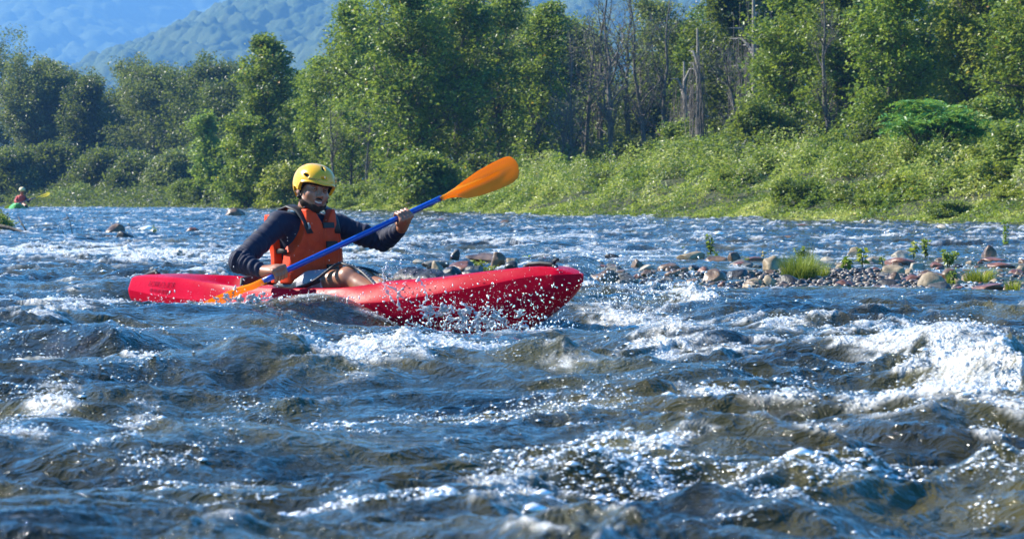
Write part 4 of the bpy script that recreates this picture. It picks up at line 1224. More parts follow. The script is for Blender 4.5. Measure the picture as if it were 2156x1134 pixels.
# shirt: long sleeved navy
S = Field((-1.66, 14.80, -.02), (-.48, 15.75, .60), .0048)
_ta = np.stack([TD, TL, TU])
S.ell(tp(-.01, 0, -.15), _ta, (.120, .160, .12), .03)
S.ell(tp(0, 0, -.05), _ta, (.108, .145, .15), .04); S.ell(tp(0, 0, .075), _ta, (.118, .163, .160), .04)
S.cap(SH_R, SH_L, .062, .062, .05); S.cap(tp(-.012, 0, .15), tp(.0, 0, .235), .074, .064, .03)
for s_, e_, w_ in ((SH_R, EL_R, WR_R), (SH_L, EL_L, WR_L)):
    S.cap(s_, s_ * .4 + e_ * .6, .062, .056, .03); S.cap(s_ * .4 + e_ * .6, e_, .056, .049, .02)
    S.cap(e_ * .5 + s_ * .5 + A3([0, 0, -.01]), e_, .05, .05, .02)
    m_ = e_ * .65 + w_ * .35; S.cap(e_, m_, .049, .051, .02); we = w_ + (m_ - w_) * .10; S.cap(m_, we, .051, .0355, .012)
def sh_cut(P):
    out = np.full(P.shape[:-1], -1.0)
    for e_, w_ in ((EL_R, WR_R), (EL_L, WR_L)):
        v = (w_ - e_); L = np.linalg.norm(v); v /= L
        t = (P - e_) @ v; r = np.linalg.norm(P - e_ - t[..., None] * v, axis=-1)
        c = np.where((r < .07) & (t > L * .5), t - L * .97, -1.0); out = np.maximum(out, c)
    nb = tp(.0, 0, .205); n = HU * .3 + TU * .7; n /= np.linalg.norm(n)
    out = np.maximum(out, np.where(np.linalg.norm(P - nb, axis=-1) < .12, (P - nb) @ n - .0, -1))
    return out
S.cut(sh_cut)
def wrinkle(V):
    # folds running round the sleeves and creases at the elbows
    out = V.copy()
    for s_, e_, w_ in ((SH_R, EL_R, WR_R), (SH_L, EL_L, WR_L)):
        for a_, b_, amp in ((s_, e_, .0075), (e_, w_, .0095)):
            v = b_ - a_; L = np.linalg.norm(v); v = v / L
            t = (V - a_) @ v; c = V - a_ - t[:, None] * v; r = np.linalg.norm(c, axis=1) + 1e-6
            k = ((t > -.02) & (t < L) & (r < .075))
            nz = pn2(t / .018 + pn3(V, 9, 2) * 1.6, pn3(V, 5, 8) * 2, 4)
            near_e = np.exp(-np.abs(t - (L if a_ is s_ else 0)) / .10)
            out += (c / r[:, None]) * (np.where(k, 1, 0) * nz * amp * (.45 + 1.1 * near_e))[:, None]
    out += (pn3(V, 16, 12) * .003)[:, None] * TL
    return out
M_NAVY = plain('navy_lycra', (.009, .013, .036), .7, .25, .2, 30, .3, 400, .001, sheen=.05)
sdf_obj(S, 'shirt', M_NAVY, person, 2, wrinkle)
# shorts and waist
Q = Field((-1.36, 14.98, -.08), (-.72, 15.64, .26), .006)
Q.ell(tp(-.02, 0, -.20), _ta, (.128, .172, .10), .03)
for h_, k_ in ((HIP_R, KN_R), (HIP_L, KN_L)): Q.cap(h_, h_ * .28 + k_ * .72, .096, .072, .03)
def q_cut(P):
    out = np.full(P.shape[:-1], -1.0)
    for h_, k_ in ((HIP_R, KN_R), (HIP_L, KN_L)):
        v = k_ - h_; L = np.linalg.norm(v); v /= L; t = (P - h_) @ v; r = np.linalg.norm(P - h_ - t[..., None] * v, axis=-1)
        out = np.maximum(out, np.where((r < .11) & (t > L * .4), t - L * .70, -1))
    return out
Q.cut(q_cut)
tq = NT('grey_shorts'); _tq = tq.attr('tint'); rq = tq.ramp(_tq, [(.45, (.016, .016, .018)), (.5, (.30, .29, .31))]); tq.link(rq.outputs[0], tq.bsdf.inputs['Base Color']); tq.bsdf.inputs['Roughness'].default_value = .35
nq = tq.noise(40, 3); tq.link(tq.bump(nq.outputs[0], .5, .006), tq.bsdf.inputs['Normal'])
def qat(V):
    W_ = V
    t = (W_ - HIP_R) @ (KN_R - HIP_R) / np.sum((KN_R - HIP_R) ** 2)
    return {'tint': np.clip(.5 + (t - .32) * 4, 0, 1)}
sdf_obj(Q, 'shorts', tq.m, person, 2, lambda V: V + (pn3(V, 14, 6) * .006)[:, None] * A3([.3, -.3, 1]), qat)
# life vest
M_VEST = NT('orange_vest'); nv = M_VEST.noise(22, 4); rv = M_VEST.ramp(nv.outputs[0], [(.3, (.56, .036, .004)), (.7, (.70, .056, .006))])
M_VEST.link(rv.outputs[0], M_VEST.bsdf.inputs['Base Color']); M_VEST.bsdf.inputs['Roughness'].default_value = .55; M_VEST.bsdf.inputs['Specular IOR Level'].default_value = .2
nv2 = M_VEST.noise(260, 2); nv3 = M_VEST.noise(17, 3); M_VEST.link(M_VEST.bump(nv2.outputs[0], .2, .001, M_VEST.bump(nv3.outputs[0], .35, .012)), M_VEST.bsdf.inputs['Normal']); M_VEST = M_VEST.m
def vest(front):
    Fv = Field((-1.42, 15.06, .08), (-.80, 15.70, .58), .0048)
    sl, P = Fv.box(Fv.lo, Fv.lo + Fv.n * Fv.res)
    q = P - T0; f = q @ TD; l = q @ TL; u = q @ TU
    if front: ro_f, ro_l = .168, .196
    else: ro_f, ro_l = .158 + .07 * sst(-.05, .12, u), .190 + .02 * sst(0, .1, u)
    rr = (np.abs(f / ro_f) ** 2.5 + np.abs(l / ro_l) ** 2.5) ** (1 / 2.5)
    taper = np.where(u > .06, 1 + (u - .06) * (1.0 if front else .2), 1.0)
    d = (rr * taper - 1) * .17
    inner = .055 - (1 - rr) * .17 - .0
    d = np.maximum(d, -(d + (.058 if front else .05)))
    d = np.maximum(d, (np.abs(u - .030) - .200) if front else (np.abs(u - .015) - .185))
    side = (.018 - f) if front else (f + .035)
    d = np.maximum(d, side)
    # arm holes and neck
    lw = np.interp(u, [-.2, -.10, .0, .06, .12, .17, .24], [.20, .19, .168, .138, .116, .108, .100])
    if not front: lw = lw + .055 * sst(-.08, .04, u) * (l < 0)
    d = np.maximum(d, np.abs(l) - lw)
    neck = (u - .128 - np.abs(l - .008) * 1.55) * .55 if front else .05 - np.sqrt(l ** 2 + np.maximum(.21 - u, 0) ** 2)
    d = np.maximum(d, neck)
    # pillowed foam segments, zip valley down the middle
    d = d + (.006 * np.exp(-(l / .006) ** 2) + .004 * np.exp(-((np.abs(l) - .105) / .005) ** 2) + .003 * np.exp(-((u + .095) / .006) ** 2)) * (front)
    Fv.f[sl] = d.astype(np.float32)
    Fv.f[0], Fv.f[-1], Fv.f[:, 0], Fv.f[:, -1], Fv.f[:, :, 0], Fv.f[:, :, -1] = .05, .05, .05, .05, .05, .05
    return Fv
sdf_obj(vest(True), 'vest_front', M_VEST, person, 4, lambda V: V + (pn3(V, 11, 21) * .006)[:, None] * TD)
sdf_obj(vest(False), 'vest_back', M_VEST, person, 4)
def vsurf(l, u, off=.004):
    taper = 1 + max(u - .06, 0) * 1.0
    rr = 1 / taper; f = .168 * max(rr ** 2.5 - abs(l / .196) ** 2.5, .0) ** (1 / 2.5)
    return tp(f + off, l, u)
M_STRAP = M_BLACK
def patch(name, l0, l1, u0, u1, mat, th=.007, off=.003):
    V = []; F = []; NU, NV = 8, 5
    for lay in (off + th, -.004):
        for i in range(NU):
            for j in range(NV):
                V.append(vsurf(l0 + (l1 - l0) * i / (NU - 1), u0 + (u1 - u0) * j / (NV - 1), lay))
    n = NU * NV
    for i in range(NU - 1):
        for j in range(NV - 1):
            q = (i * NV + j, (i + 1) * NV + j, (i + 1) * NV + j + 1, i * NV + j + 1); F += [q, tuple(n + k for k in reversed(q))]
    for i in range(NU - 1):
        for j in (0, NV - 1): F.append((i * NV + j, (i + 1) * NV + j, (i + 1) * NV + j + n, i * NV + j + n))
    for j in range(NV - 1):
        for i in (0, NU - 1): F.append((i * NV + j, i * NV + j + 1, i * NV + j + 1 + n, i * NV + j + n))
    V = np.array(V) - A3(person.location)
    return mesh_obj(name, V, F, mat, person, False)
for (u0, u1, l0, l1) in ((.128, .158, -.01, .066), (.020, .058, .004, .080), (-.105, -.066, .008, .092)):
    patch('buckle', l0, l1, u0, u1, M_STRAP)
def rel(p): return tuple(np.array(p) - A3(person.location))
for sd_ in (-1, 1):
    s_ = MB()
    s_.tube([rel(vsurf(sd_ * .095, .10, .006)), rel(tp(.125, sd_ * .098, .165)), rel(tp(.075, sd_ * .100, .222)), rel(tp(.0, sd_ * .105, .245)), rel(tp(-.07, sd_ * .105, .228)), rel(tp(-.125, sd_ * .10, .15))], [.022, .026, .036, .040, .036, .024], 10, flat=.26, upv=tuple(TD))
    s_.build('shoulder_strap', M_STRAP, person)
bk = MB(); c_ = tp(.142, -.098, .135)
bk.tube([rel(c_ + A3([0, 0, .022])), rel(c_ + TD * .012), rel(c_ - A3([0, 0, .020]))], [.006, .009, .006], 6, flat=.5, upv=tuple(TD)); bk.build('strap_buckle', plain('grey_buckle', (.22, .23, .22), .4, .4), person)
for sd_ in (-1, 1):
    for u_ in (-.09, .0):
        sp_ = MB()
        sp_.tube([rel(tp(.06, sd_ * .180, u_)), rel(tp(0, sd_ * .178, u_ + .005)), rel(tp(-.07, sd_ * .170, u_))], [.014] * 3, 8, flat=.3, upv=tuple(TL))
        sp_.build('side_strap', M_STRAP, person)
# helmet
Hm = Field(HC - .2, HC + .2, .0034)
Hm.ell(hp(-.008, 0, .034), HAX, (.129, .106, .106), .01, p=2.25)
sl, P = Hm.box(Hm.lo, Hm.lo + Hm.n * Hm.res)
q = P - HC; hf, hl, hu = q @ HF, q @ HLt, q @ HU
inner = ((np.abs((hf + .008) / .119) ** 2.25 + np.abs(hl / .096) ** 2.25 + np.abs((hu - .034) / .097) ** 2.25) ** (1 / 2.25) - 1) * .1
Hm.f[sl] = np.maximum(Hm.f[sl], -inner)
brim = -.052 + .078 * sst(-.005, .050, hf) + .010 * sst(.05, .12, hf) * (np.abs(hl) / .1)
notch = .050 * np.exp(-((hf + .016) / .028) ** 4)
brim = brim + notch
lipz = .006 * np.exp(-((hu - brim) / .007) ** 2)
Hm.f[sl] = np.maximum(Hm.f[sl] - lipz, (brim - hu) * .9)
for (f_, l_, u_, df, dl, du, r_) in ((.062, -.085, .068, .9, .3, -.25, .0095), (.062, .085, .068, .9, -.3, -.25, .0095), (.118, 0, .065, 0, 1, 0, .008), (-.02, -.06, .125, 1, -.1, 0, .009), (-.02, .06, .125, 1, .1, 0, .009), (.075, .0, .118, .9, 0, -.4, .009), (-.075, -.08, .06, 1, .4, 0, .009)):
    c = hp(f_, l_, u_); dv = HF * df + HLt * dl + HU * du; dv /= np.linalg.norm(dv)
    Hm.cap(c - dv * .013, c + dv * .012, .0055 if abs(df) > .5 else r_, r_, .004, sub=True)
sdf_obj(Hm, 'helmet', plain('yellow_helmet', (.74, .40, .008), .3, .4, .06, 20, .0, coat=.35), person, 2)
Li = Field(HC - .2, HC + .2, .005)
Li.ell(hp(-.008, 0, .034), HAX, (.117, .094, .095), .01, p=2.25)
Li.ell(hp(-.004, 0, .010), HAX, (.094, .076, .09), .004, sub=True)
Li.cut(lambda P: (-.040 + .060 * sst(-.01, .055, (P - HC) @ HF)) - (P - HC) @ HU)
sdf_obj(Li, 'helmet_lining', plain('black_foam', (.010, .010, .011), .9, .2), person, 1)
# small dark print above the brim
pr = MB(); rp = np.random.RandomState(8)
def hsurf(f, u, sd=-1):
    k = 1 - abs((f + .008) / .129) ** 2.25 - abs((u - .034) / .106) ** 2.25
    return hp(f, sd * .106 * max(k, 0) ** (1 / 2.25), u)
for i in range(7):
    f0 = .088 + i * .0045; a_ = hsurf(f0, .046); b_ = hsurf(f0 + .0008, .055)
    for p_, q_ in ((a_, b_), (b_, hsurf(f0 + .003, .054)), (hsurf(f0, .050), hsurf(f0 + .0028, .050)))[:rp.randint(2, 4)]:
        pr.tube([rel(p_ * 1.0), rel(q_)], .0013, 4)
pr.build('helmet_print', plain('dark_print', (.03, .02, .01), .6), person)
# chin straps
cs = MB()
for sd_ in (-1, 1):
    cs.tube([rel(hp(.005, sd_ * .085, -.01)), rel(hp(.012, sd_ * .080, -.045)), rel(hp(.022, sd_ * .066, -.085)), rel(hp(.045, sd_ * .035, -.118)), rel(hp(.050, 0, -.128))], .0055, 6, flat=.5)
    cs.tube([rel(hp(-.040, sd_ * .085, -.02)), rel(hp(.012, sd_ * .080, -.045))], .005, 6, flat=.5)
    cs.tube([rel(hp(.008, sd_ * .082, -.048)), rel(hp(.014, sd_ * .082, -.056))], .010, 8)
cs.build('chin_strap', M_BLACK, person)
# beard: short dark stubble shell over jaw and lip
Bd = Field(HC - .16, HC + .16, .0036)
Bd.ell(hp(.030, 0, -.035), HAX, (.0685, .0625, .0775), .03); Bd.ell(hp(.040, 0, -.082), HAX, (.0495, .0485, .0385), .03); Bd.ell(hp(.074, 0, -.098), HAX, (.0225, .0265, .0205), .022)
for sd_ in (-1, 1): Bd.cap(hp(.028, sd_ * .052, -.075), hp(-.01, sd_ * .058, -.045), .0222, .0202, .03)
def b_cut(P):
    q = P - HC; f, l, u = q @ HF, q @ HLt, q @ HU
    top = np.interp(f, [-.02, .02, .05, .07, .12], [-.020, -.046, -.066, -.078, -.078])
    d = u - top
    mouth = .020 - np.sqrt(((u + .066) * 1.3) ** 2 + (l * .62) ** 2)
    d = np.where(f > .05, np.maximum(d, mouth), d)
    d = np.maximum(d, -f - .008)
    return d
Bd.cut(b_cut)
sdf_obj(Bd, 'beard', plain('black_stubble', (.030, .018, .013), .8, .2, .4, 120, .8, 500, .002), person, 1, lambda V: V + (pn3(V, 300, 3) * .0008)[:, None])
mo = MB(); mo.tube([rel(hp(.084, -.030, -.056)), rel(hp(.098, -.014, -.0495)), rel(hp(.103, 0, -.0485)), rel(hp(.098, .014, -.0495)), rel(hp(.084, .030, -.056))], [.003, .0042, .004, .0042, .003], 6); mo.build('moustache', plain('black_hair', (.012, .009, .008), .8), person)
te = MB(); te.tube([rel(hp(.0865, -.025, -.0585)), rel(hp(.0965, -.013, -.0645)), rel(hp(.1005, 0, -.0665)), rel(hp(.0965, .013, -.0645)), rel(hp(.0865, .025, -.0585))], [.0020, .0038, .0044, .0038, .0020], 8, flat=1.0); te.build('teeth', plain('teeth_white', (.60, .57, .51), .3), person)
lp = MB(); lp.tube([rel(hp(.083, -.027, -.0635)), rel(hp(.0965, -.012, -.0755)), rel(hp(.100, 0, -.0775)), rel(hp(.0965, .012, -.0755)), rel(hp(.083, .027, -.0635))], [.003, .0048, .0055, .0048, .003], 7)
lp.build('lips', plain('lip_brown', (.20, .060, .050), .4), person)
for sd_ in (-1, 1):
    e_ = MB(); c = hp(.0775, sd_ * .031, .003)
    th_ = np.linspace(0, math.pi, 9); ph = np.linspace(0, 2 * math.pi, 12, endpoint=False)
    V = [rel(c + .0118 * (HU * math.cos(t) + (HF * math.cos(p) + HLt * math.sin(p)) * math.sin(t))) for t in th_ for p in ph]
    e_.add(V, [(i * 12 + j, i * 12 + (j + 1) % 12, (i + 1) * 12 + (j + 1) % 12, (i + 1) * 12 + j) for i in range(8) for j in range(12)])
    ey = e_.build('eye', plain('eye_white', (.30, .27, .25), .2), person)
    ir = MB(); ir.tube([rel(c + HF * .0085 - HLt * .001), rel(c + HF * .0125 - HLt * .001)], [.0058, .0045], 12); ir.build('iris', plain('iris_dark', (.012, .008, .006), .15), ey)
    li = MB(); li.tube([rel(c + HLt * -.014 + HF * .006), rel(c + HF * .0122 + HU * .0060), rel(c + HLt * .014 + HF * .006)], [.0030, .0045, .0030], 6); li.build('eyelid', M_SKIN, ey)
    lo_ = MB(); lo_.tube([rel(c + HLt * -.013 + HF * .006 - HU * .003), rel(c + HF * .0115 - HU * .0078), rel(c + HLt * .013 + HF * .006 - HU * .003)], [.0030, .0042, .0030], 6); lo_.build('eyelid', M_SKIN, ey)
    eb = MB(); eb.tube([rel(hp(.086, sd_ * .013, .022)), rel(hp(.090, sd_ * .030, .0285)), rel(hp(.074, sd_ * .047, .022))], [.0030, .0038, .0022], 6); eb.build('eyebrow', plain('brow_black', (.012, .009, .008), .8), person)
# thigh straps: part of the kayak, passing over his knees
def kworld(v):
    c_, s_ = math.cos(-KYAW), math.sin(-KYAW); x, y, z = v[0] - KS[0], v[1] - KS[1], v[2]
    return (x * c_ - y * s_, x * s_ + y * c_, z)
def strap(pts, r, label=None):
    m = MB(); P = [Vector(kworld(p)) for p in pts]
    # resample smoothly
    Q_ = []
    for i in range(len(P) - 1):
        a0, a1, a2, a3 = P[max(i - 1, 0)], P[i], P[i + 1], P[min(i + 2, len(P) - 1)]
        for t in np.linspace(0, 1, 9, endpoint=False):
            Q_.append(.5 * ((2 * a1) + (a2 - a0) * t + (2 * a0 - 5 * a1 + 4 * a2 - a3) * t * t + (3 * a1 - a0 - 3 * a2 + a3) * t ** 3))
    Q_.append(P[-1])
    m.tube(Q_, r, 10, flat=.55); o = m.build('thigh_strap', M_ROPE, kay)
    # pale plaited cord along its edge
    n_ = MB(); acc = 0; last = Q_[0]
    for i in range(1, len(Q_) - 1):
        acc += (Q_[i] - last).length; last = Q_[i]
        if acc > .016:
            acc = 0; t = (Q_[i + 1] - Q_[i - 1]).normalized(); up = Vector((0, 0, 1)); s = t.cross(up).normalized()
            c = Q_[i] + up * r * .50
            n_.tube([c - t * .005 - s * r * .45, c + up * .001, c + t * .005 + s * r * .45], [.0018, .0024, .0018], 5)
    n_.build('braid', M_ROPEW, o)
    return o
strap([va(at(600, 612, 15.08)), va(at(632, 604, 15.05)), va(at(664, 589, 15.02)), KN_R + A3([-.06, .04, .070]), KN_R + A3([.0, -.0, .068]), KN_R + A3([.08, -.06, .035]), va(at(797, 606, 14.72))], .0135)
strap([va(at(690, 600, 15.40)), KN_L + A3([-.10, .08, .062]), KN_L + A3([0, 0, .068]), KN_L + A3([.10, -.08, .03]), va(at(850, 598, 14.9))], .0135)
pd = MB(); pd.tube([kworld(va(at(612, 611, 15.10))), kworld(va(at(640, 603, 15.06))), kworld(va(at(672, 591, 15.03)))], [.022, .028, .018], 10, flat=.5); pd.build('hip_pad', M_BLACK, kay)
bw = MB(); bw.tube([kworld(tp(-.10, -.19, -.21)), kworld(tp(.0, -.20, -.20)), kworld(tp(.10, -.185, -.21))], [.035, .045, .035], 10, flat=.5); bw.build('hip_pad', M_BLACK, kay)
# ------------------------------------------------------------------ rocks of the gravel bar
M_ROCK = {}
for nm, a, b in (('brown', (.045, .025, .014), (.21, .125, .070)), ('tan', (.14, .100, .055), (.38, .285, .17)), ('grey', (.035, .033, .028), (.15, .14, .12)), ('red', (.070, .026, .016), (.22, .085, .048)), ('black', (.008, .008, .008), (.030, .027, .024)), ('pale', (.20, .165, .12), (.44, .38, .29))):
    t = NT('rock_' + nm); n1 = t.noise(5, 7, .68); r = t.ramp(n1.outputs[0], [(.38, a), (.60, b)])
    n2 = t.noise(60, 3); t.link(r.outputs[0], t.bsdf.inputs['Base Color'])
    # wet towards the water line: darker film with a gloss
    t.bsdf.inputs['Roughness'].default_value = .42 if nm in ('black', 'red', 'brown') else .6
    t.link(t.bump(n2.outputs[0], .4, .006, t.bump(n1.outputs[0], .5, .02)), t.bsdf.inputs['Normal'])
    M_ROCK[nm] = t.m
import bmesh
def ico(sub):
    bm = bmesh.new(); bmesh.ops.create_icosphere(bm, subdivisions=sub, radius=1.0)
    V = np.array([v.co[:] for v in bm.verts]); F = np.array([[v.index for v in f.verts] for f in bm.faces]); bm.free(); return V, F
_IV, _IF = ico(4)
def rock_mesh_pts(rs, w, d, h):
    V = _IV.copy(); sd_ = rs.randint(0, 60)
    # flattened facets and lumps
    for _ in range(12):
        n = rs.normal(size=3); n /= np.linalg.norm(n); c = rs.uniform(.55, .88)
        dd = V @ n; V -= np.where(dd > c, (dd - c) * .85, 0)[:, None] * n
    V *= (1 + .14 * pn3(V, 1.3, sd_) + .05 * pn3(V, 3.5, sd_ + 1))[:, None]
    V = V * np.array([w * .5, d * .5, h])
    a = rs.uniform(-.35, .35); c, s = math.cos(a), math.sin(a)
    V[:, :2] = V[:, :2] @ np.array([[c, -s], [s, c]]).T
    a = rs.uniform(-.12, .12); c, s = math.cos(a), math.sin(a)
    x, z = V[:, 0].copy(), V[:, 2].copy(); V[:, 0] = x * c - z * s; V[:, 2] = x * s + z * c
    return V
def rock(px, pyb, wpx, hpx, col, label, seed, group=None, cat='rock'):
    """px centre, pyb pixel row of its foot, width and height in photo pixels"""
    x, Y = WP(px, pyb); rs = np.random.RandomState(seed)
    mid_ = pyb < 535
    w = wpx / F_PX * Y * (1.15 if mid_ else 1.12); h = hpx / F_PX * Y * (1.4 if mid_ else .95)
    z = CAM_Z + (HORIZON - pyb) / F_PX * Y + (.02 if mid_ else (.035 if px < 1120 else .0))
    dpt = w * rs.uniform(.7, 1.0)
    V = rock_mesh_pts(rs, w, dpt, h * 1.02)
    V[:, 2] += 0
    o = mesh_obj('rock', V, _IF, M_ROCK[col], None, True, None)
    o.location = (x, Y + dpt * .3, z)
    tag(o, label, cat, group); return o
BAR = 'rocks of the gravel bar'
ROCKS = [
 # px, foot, w, h, colour, label
 (238, 500, 48, 20, 'brown', 'rounded brown rock behind the dark one in the water left of the kayak'),
 (262, 511, 34, 22, 'black', 'dark wet boulder in the open water left of the kayaker'),
 (232, 508, 26, 8, 'brown', 'low brown stone at the foot of the dark boulder'),
 (143, 511, 26, 7, 'black', 'small dark smooth stone below the bare twigs'),
 (495, 460, 46, 14, 'brown', 'large sunlit boulder near the far shore left of the helmet'),
 (404, 497, 30, 11, 'red', 'round reddish stone in the water left of the elbow'),
 (428, 498, 18, 5, 'red', 'tiny reddish stone beside the round reddish one'),
 (310, 504, 34, 8, 'pale', 'low pale stone with a green sprig behind it'),
 (398, 459, 16, 4, 'brown', 'little dark stone far out left of the large boulder'),
 (458, 515, 26, 8, 'red', 'low pinkish stone just left of the upper arm'),
 (345, 553, 34, 10, 'tan', 'tan stone awash in the white water behind the stern'),
 (450, 476, 26, 5, 'brown', 'flat brown stone in the middle water left of the shoulder'),
 (770, 470, 120, 7, 'black', 'long dark flat rock behind the raised forearm'),
 (775, 482, 36, 7, 'tan', 'small tan stone just behind the blue shaft'),
 (925, 470, 44, 6, 'red', 'flat red stone far out below the paddle neck'),
 (1062, 515, 44, 7, 'brown', 'low brown stone in the middle water above the foredeck'),
 # heap behind the foredeck
 (958, 549, 22, 20, 'black', 'square-sided black rock on top of the heap behind the foredeck'),
 (975, 578, 60, 26, 'red', 'rusty red rock in the heap behind the foredeck'),
 (1025, 555, 90, 14, 'brown', 'long mossy brown rock at the back of the heap'),
 (1048, 563, 34, 26, 'brown', 'humped brown rock at the right of the heap behind the foredeck'),
 (1078, 562, 40, 14, 'tan', 'flat tan rock right of the humped brown rock'),
 (1078, 574, 30, 16, 'black', 'dark hollow-looking rock at the right end of the heap'),
 (915, 566, 60, 14, 'grey', 'long grey rock at the left of the heap behind the foredeck'),
 (920, 583, 34, 26, 'tan', 'upright tan rock leaning in the heap'),
 (895, 592, 34, 24, 'tan', 'pale tan stone nearest the black gear bag'),
 (948, 590, 50, 22, 'black', 'black wet rock in front of the tan upright one'),
 (1000, 584, 44, 18, 'grey', 'grey-green rounded rock in the middle of the heap'),
 (990, 590, 60, 12, 'black', 'low black rock touching the line of the foredeck'),
 (880, 560, 26, 8, 'pale', 'small pale stone left of the heap behind the foredeck'),
 # between bow and right
 (1272, 597, 62, 32, 'brown', 'large brown rock just right of the raised bow'),
 (1320, 597, 50, 22, 'grey', 'grey wet rock right of the large brown one by the bow'),
 (1378, 600, 50, 15, 'black', 'low black wet rock splashed by the wave'),
 (1290, 545, 34, 14, 'black', 'black stone alone in the water above the bow'),
 (1310, 518, 36, 6, 'brown', 'flat dark brown stone in the middle water'),
 (1342, 518, 32, 7, 'red', 'flat rusty stone beside the dark brown one'),
 (1364, 524, 26, 5, 'black', 'thin black stone below the flat rusty one'),
 (1243, 525, 22, 5, 'red', 'little orange-brown stone out above the bow tip'),
 (1345, 562, 34, 18, 'brown', 'brown egg-shaped stone behind the pale split one'),
 (1363, 569, 44, 13, 'pale', 'pale cobble in front of the egg-shaped stone'),
 (1410, 570, 50, 18, 'brown', 'brown ridge-like rock with spray over it'),
 (1418, 577, 34, 10, 'brown', 'small brown cobble at the foot of the ridge-like rock'),
 (1447, 520, 50, 7, 'brown', 'low rounded brown rock above the tan wedge'),
 (1457, 545, 60, 18, 'tan', 'tan wedge-shaped rock with a pale front left of the tall sprig'),
 (1485, 571, 30, 14, 'red', 'bright rust-red cobble near the centre of the bar'),
 (1503, 592, 54, 28, 'brown', 'brown cobble with a black wet front on the bar'),
 (1550, 582, 50, 22, 'black', 'black glossy cobble right of the rust-red one'),
 (1545, 547, 28, 20, 'brown', 'rounded brown cobble right of the tall sprig'),
 (1509, 550, 44, 16, 'brown', 'brown rock at the base of the tall sprig'),
 (1562, 558, 50, 14, 'grey', 'low grey rock with green blades on it'),
 (1587, 548, 40, 11, 'red', 'flat orange cobble with an orange leaf behind'),
 (1655, 516, 44, 11, 'brown', 'low two-toned boulder in the upper water of the bar'),
 (1630, 566, 52, 28, 'tan', 'large sandy boulder left of the grass tuft'),
 (1622, 600, 34, 24, 'tan', 'sandy rock in front of the grass tuft'),
 (1660, 600, 60, 22, 'black', 'dark wet rock under the grass tuft'),
 (1590, 600, 40, 16, 'tan', 'small sandy rock at the water left of the tuft'),
 (1690, 603, 34, 16, 'black', 'black cobble at the water line below the tuft'),
 (1675, 598, 24, 10, 'tan', 'little tan stone between the black cobbles'),
 (1723, 592, 40, 14, 'brown', 'brown mossy stone right of the tuft'),
 (1780, 608, 54, 20, 'red', 'rusty tan rock at the front edge of the bar'),
 (1802, 540, 40, 22, 'tan', 'round tan boulder behind the yellow-green upright leaves'),
 (1842, 554, 44, 20, 'tan', 'sunlit tan boulder beside the small green leaves'),
 (1900, 544, 40, 18, 'pale', 'pale small boulder with a rusty neighbour'),
 (1897, 556, 70, 18, 'red', 'long flat pinkish slab on the bar'),
 (1882, 580, 52, 30, 'tan', 'big round tan boulder with a dark spot near its top'),
 (1932, 567, 34, 20, 'pale', 'pale pointed stone right of the big round boulder'),
 (1887, 594, 34, 22, 'brown', 'pointed brown cobble in front of the big round boulder'),
 (1922, 594, 46, 20, 'red', 'glossy rust-brown cobble right of the pointed one'),
 (1950, 583, 40, 14, 'brown', 'brown low cobble beneath the pale pointed stone'),
 (1965, 606, 60, 34, 'tan', 'tilted tan slab leaning to the right'),
 (1978, 610, 50, 22, 'grey', 'grey rounded rock in front of the tilted slab'),
 (2002, 590, 42, 26, 'brown', 'brown rock with grass blades in front of it'),
 (2040, 592, 36, 20, 'tan', 'tan cobble with a pink chip beside it'),
 (1865, 604, 60, 18, 'black', 'arched black wet rock at the front of the bar'),
 (1900, 612, 70, 12, 'brown', 'long low brown rock at the water edge'),
 (1840, 612, 60, 12, 'brown', 'low mottled rock left of the long low one'),
 (2080, 614, 80, 20, 'red', 'wedge-shaped rusty rock with a pale face at the front right'),
 (2120, 610, 40, 14, 'brown', 'dark brown cobble at the lower right end of the bar'),
 (2085, 543, 44, 30, 'brown', 'round brown boulder with a pale ring on its face near the right edge'),
 (2095, 548, 50, 8, 'red', 'flat pink stone under the ringed boulder'),
 (2110, 520, 70, 8, 'red', 'long thin pink slab behind the ringed boulder'),
 (1983, 486, 40, 8, 'pale', 'white-topped flat stone far out near the right'),
 (1995, 493, 60, 5, 'brown', 'thin brown ledge below the white-topped stone'),
 (2070, 494, 40, 7, 'brown', 'low brown stone far out near the right edge'),
 (1822, 478, 18, 9, 'tan', 'small tan stone near the foot of the bank'),
 (1690, 481, 40, 5, 'red', 'flat reddish stone far out at centre right'),
 (2110, 562, 60, 12, 'red', 'low reddish stone near the right edge of the bar'),
 (2140, 575, 40, 10, 'red', 'rust stone cut by the right edge'),
 (1780, 566, 40, 16, 'tan', 'tan cobble with a green herb on it'),
 (1745, 548, 30, 8, 'pale', 'small mossy pale stone awash left of the tan cobble'),
 (1980, 567, 26, 8, 'red', 'small pink stone behind the brown low cobble'),
]
for i, (px, pb, w, h, c, lab) in enumerate(ROCKS): rock(px, pb, w, h, c, lab, 900 + i, BAR if px > 860 and pb > 535 else None)
rsr = np.random.RandomState(77)
# unremarkable cobbles of the bar
for i in range(150):
    px = rsr.uniform(1480, 2190) if i % 4 else rsr.uniform(1240, 1480); fr = rsr.uniform() ** .8
    pb = 550 + 62 * fr if px > 1450 else 560 + 40 * fr
    w = rsr.uniform(12, 34)
    rock(px, pb, w, w * rsr.uniform(.25, .5), ['brown', 'tan', 'grey', 'red', 'brown', 'black'][rsr.randint(6)], 'small wet cobble among the larger rocks of the bar', 2000 + i, 'small cobbles of the bar', 'cobble')
for i in range(26):
    px = rsr.uniform(0, 2156); pb = rsr.uniform(462, 530); w = rsr.uniform(10, 34)
    rock(px, pb, w, w * rsr.uniform(.12, .28), ['brown', 'red', 'black', 'tan'][rsr.randint(4)], 'stone barely breaking the surface of the shallow middle water', 3000 + i, 'stones awash in the middle water', 'stone')
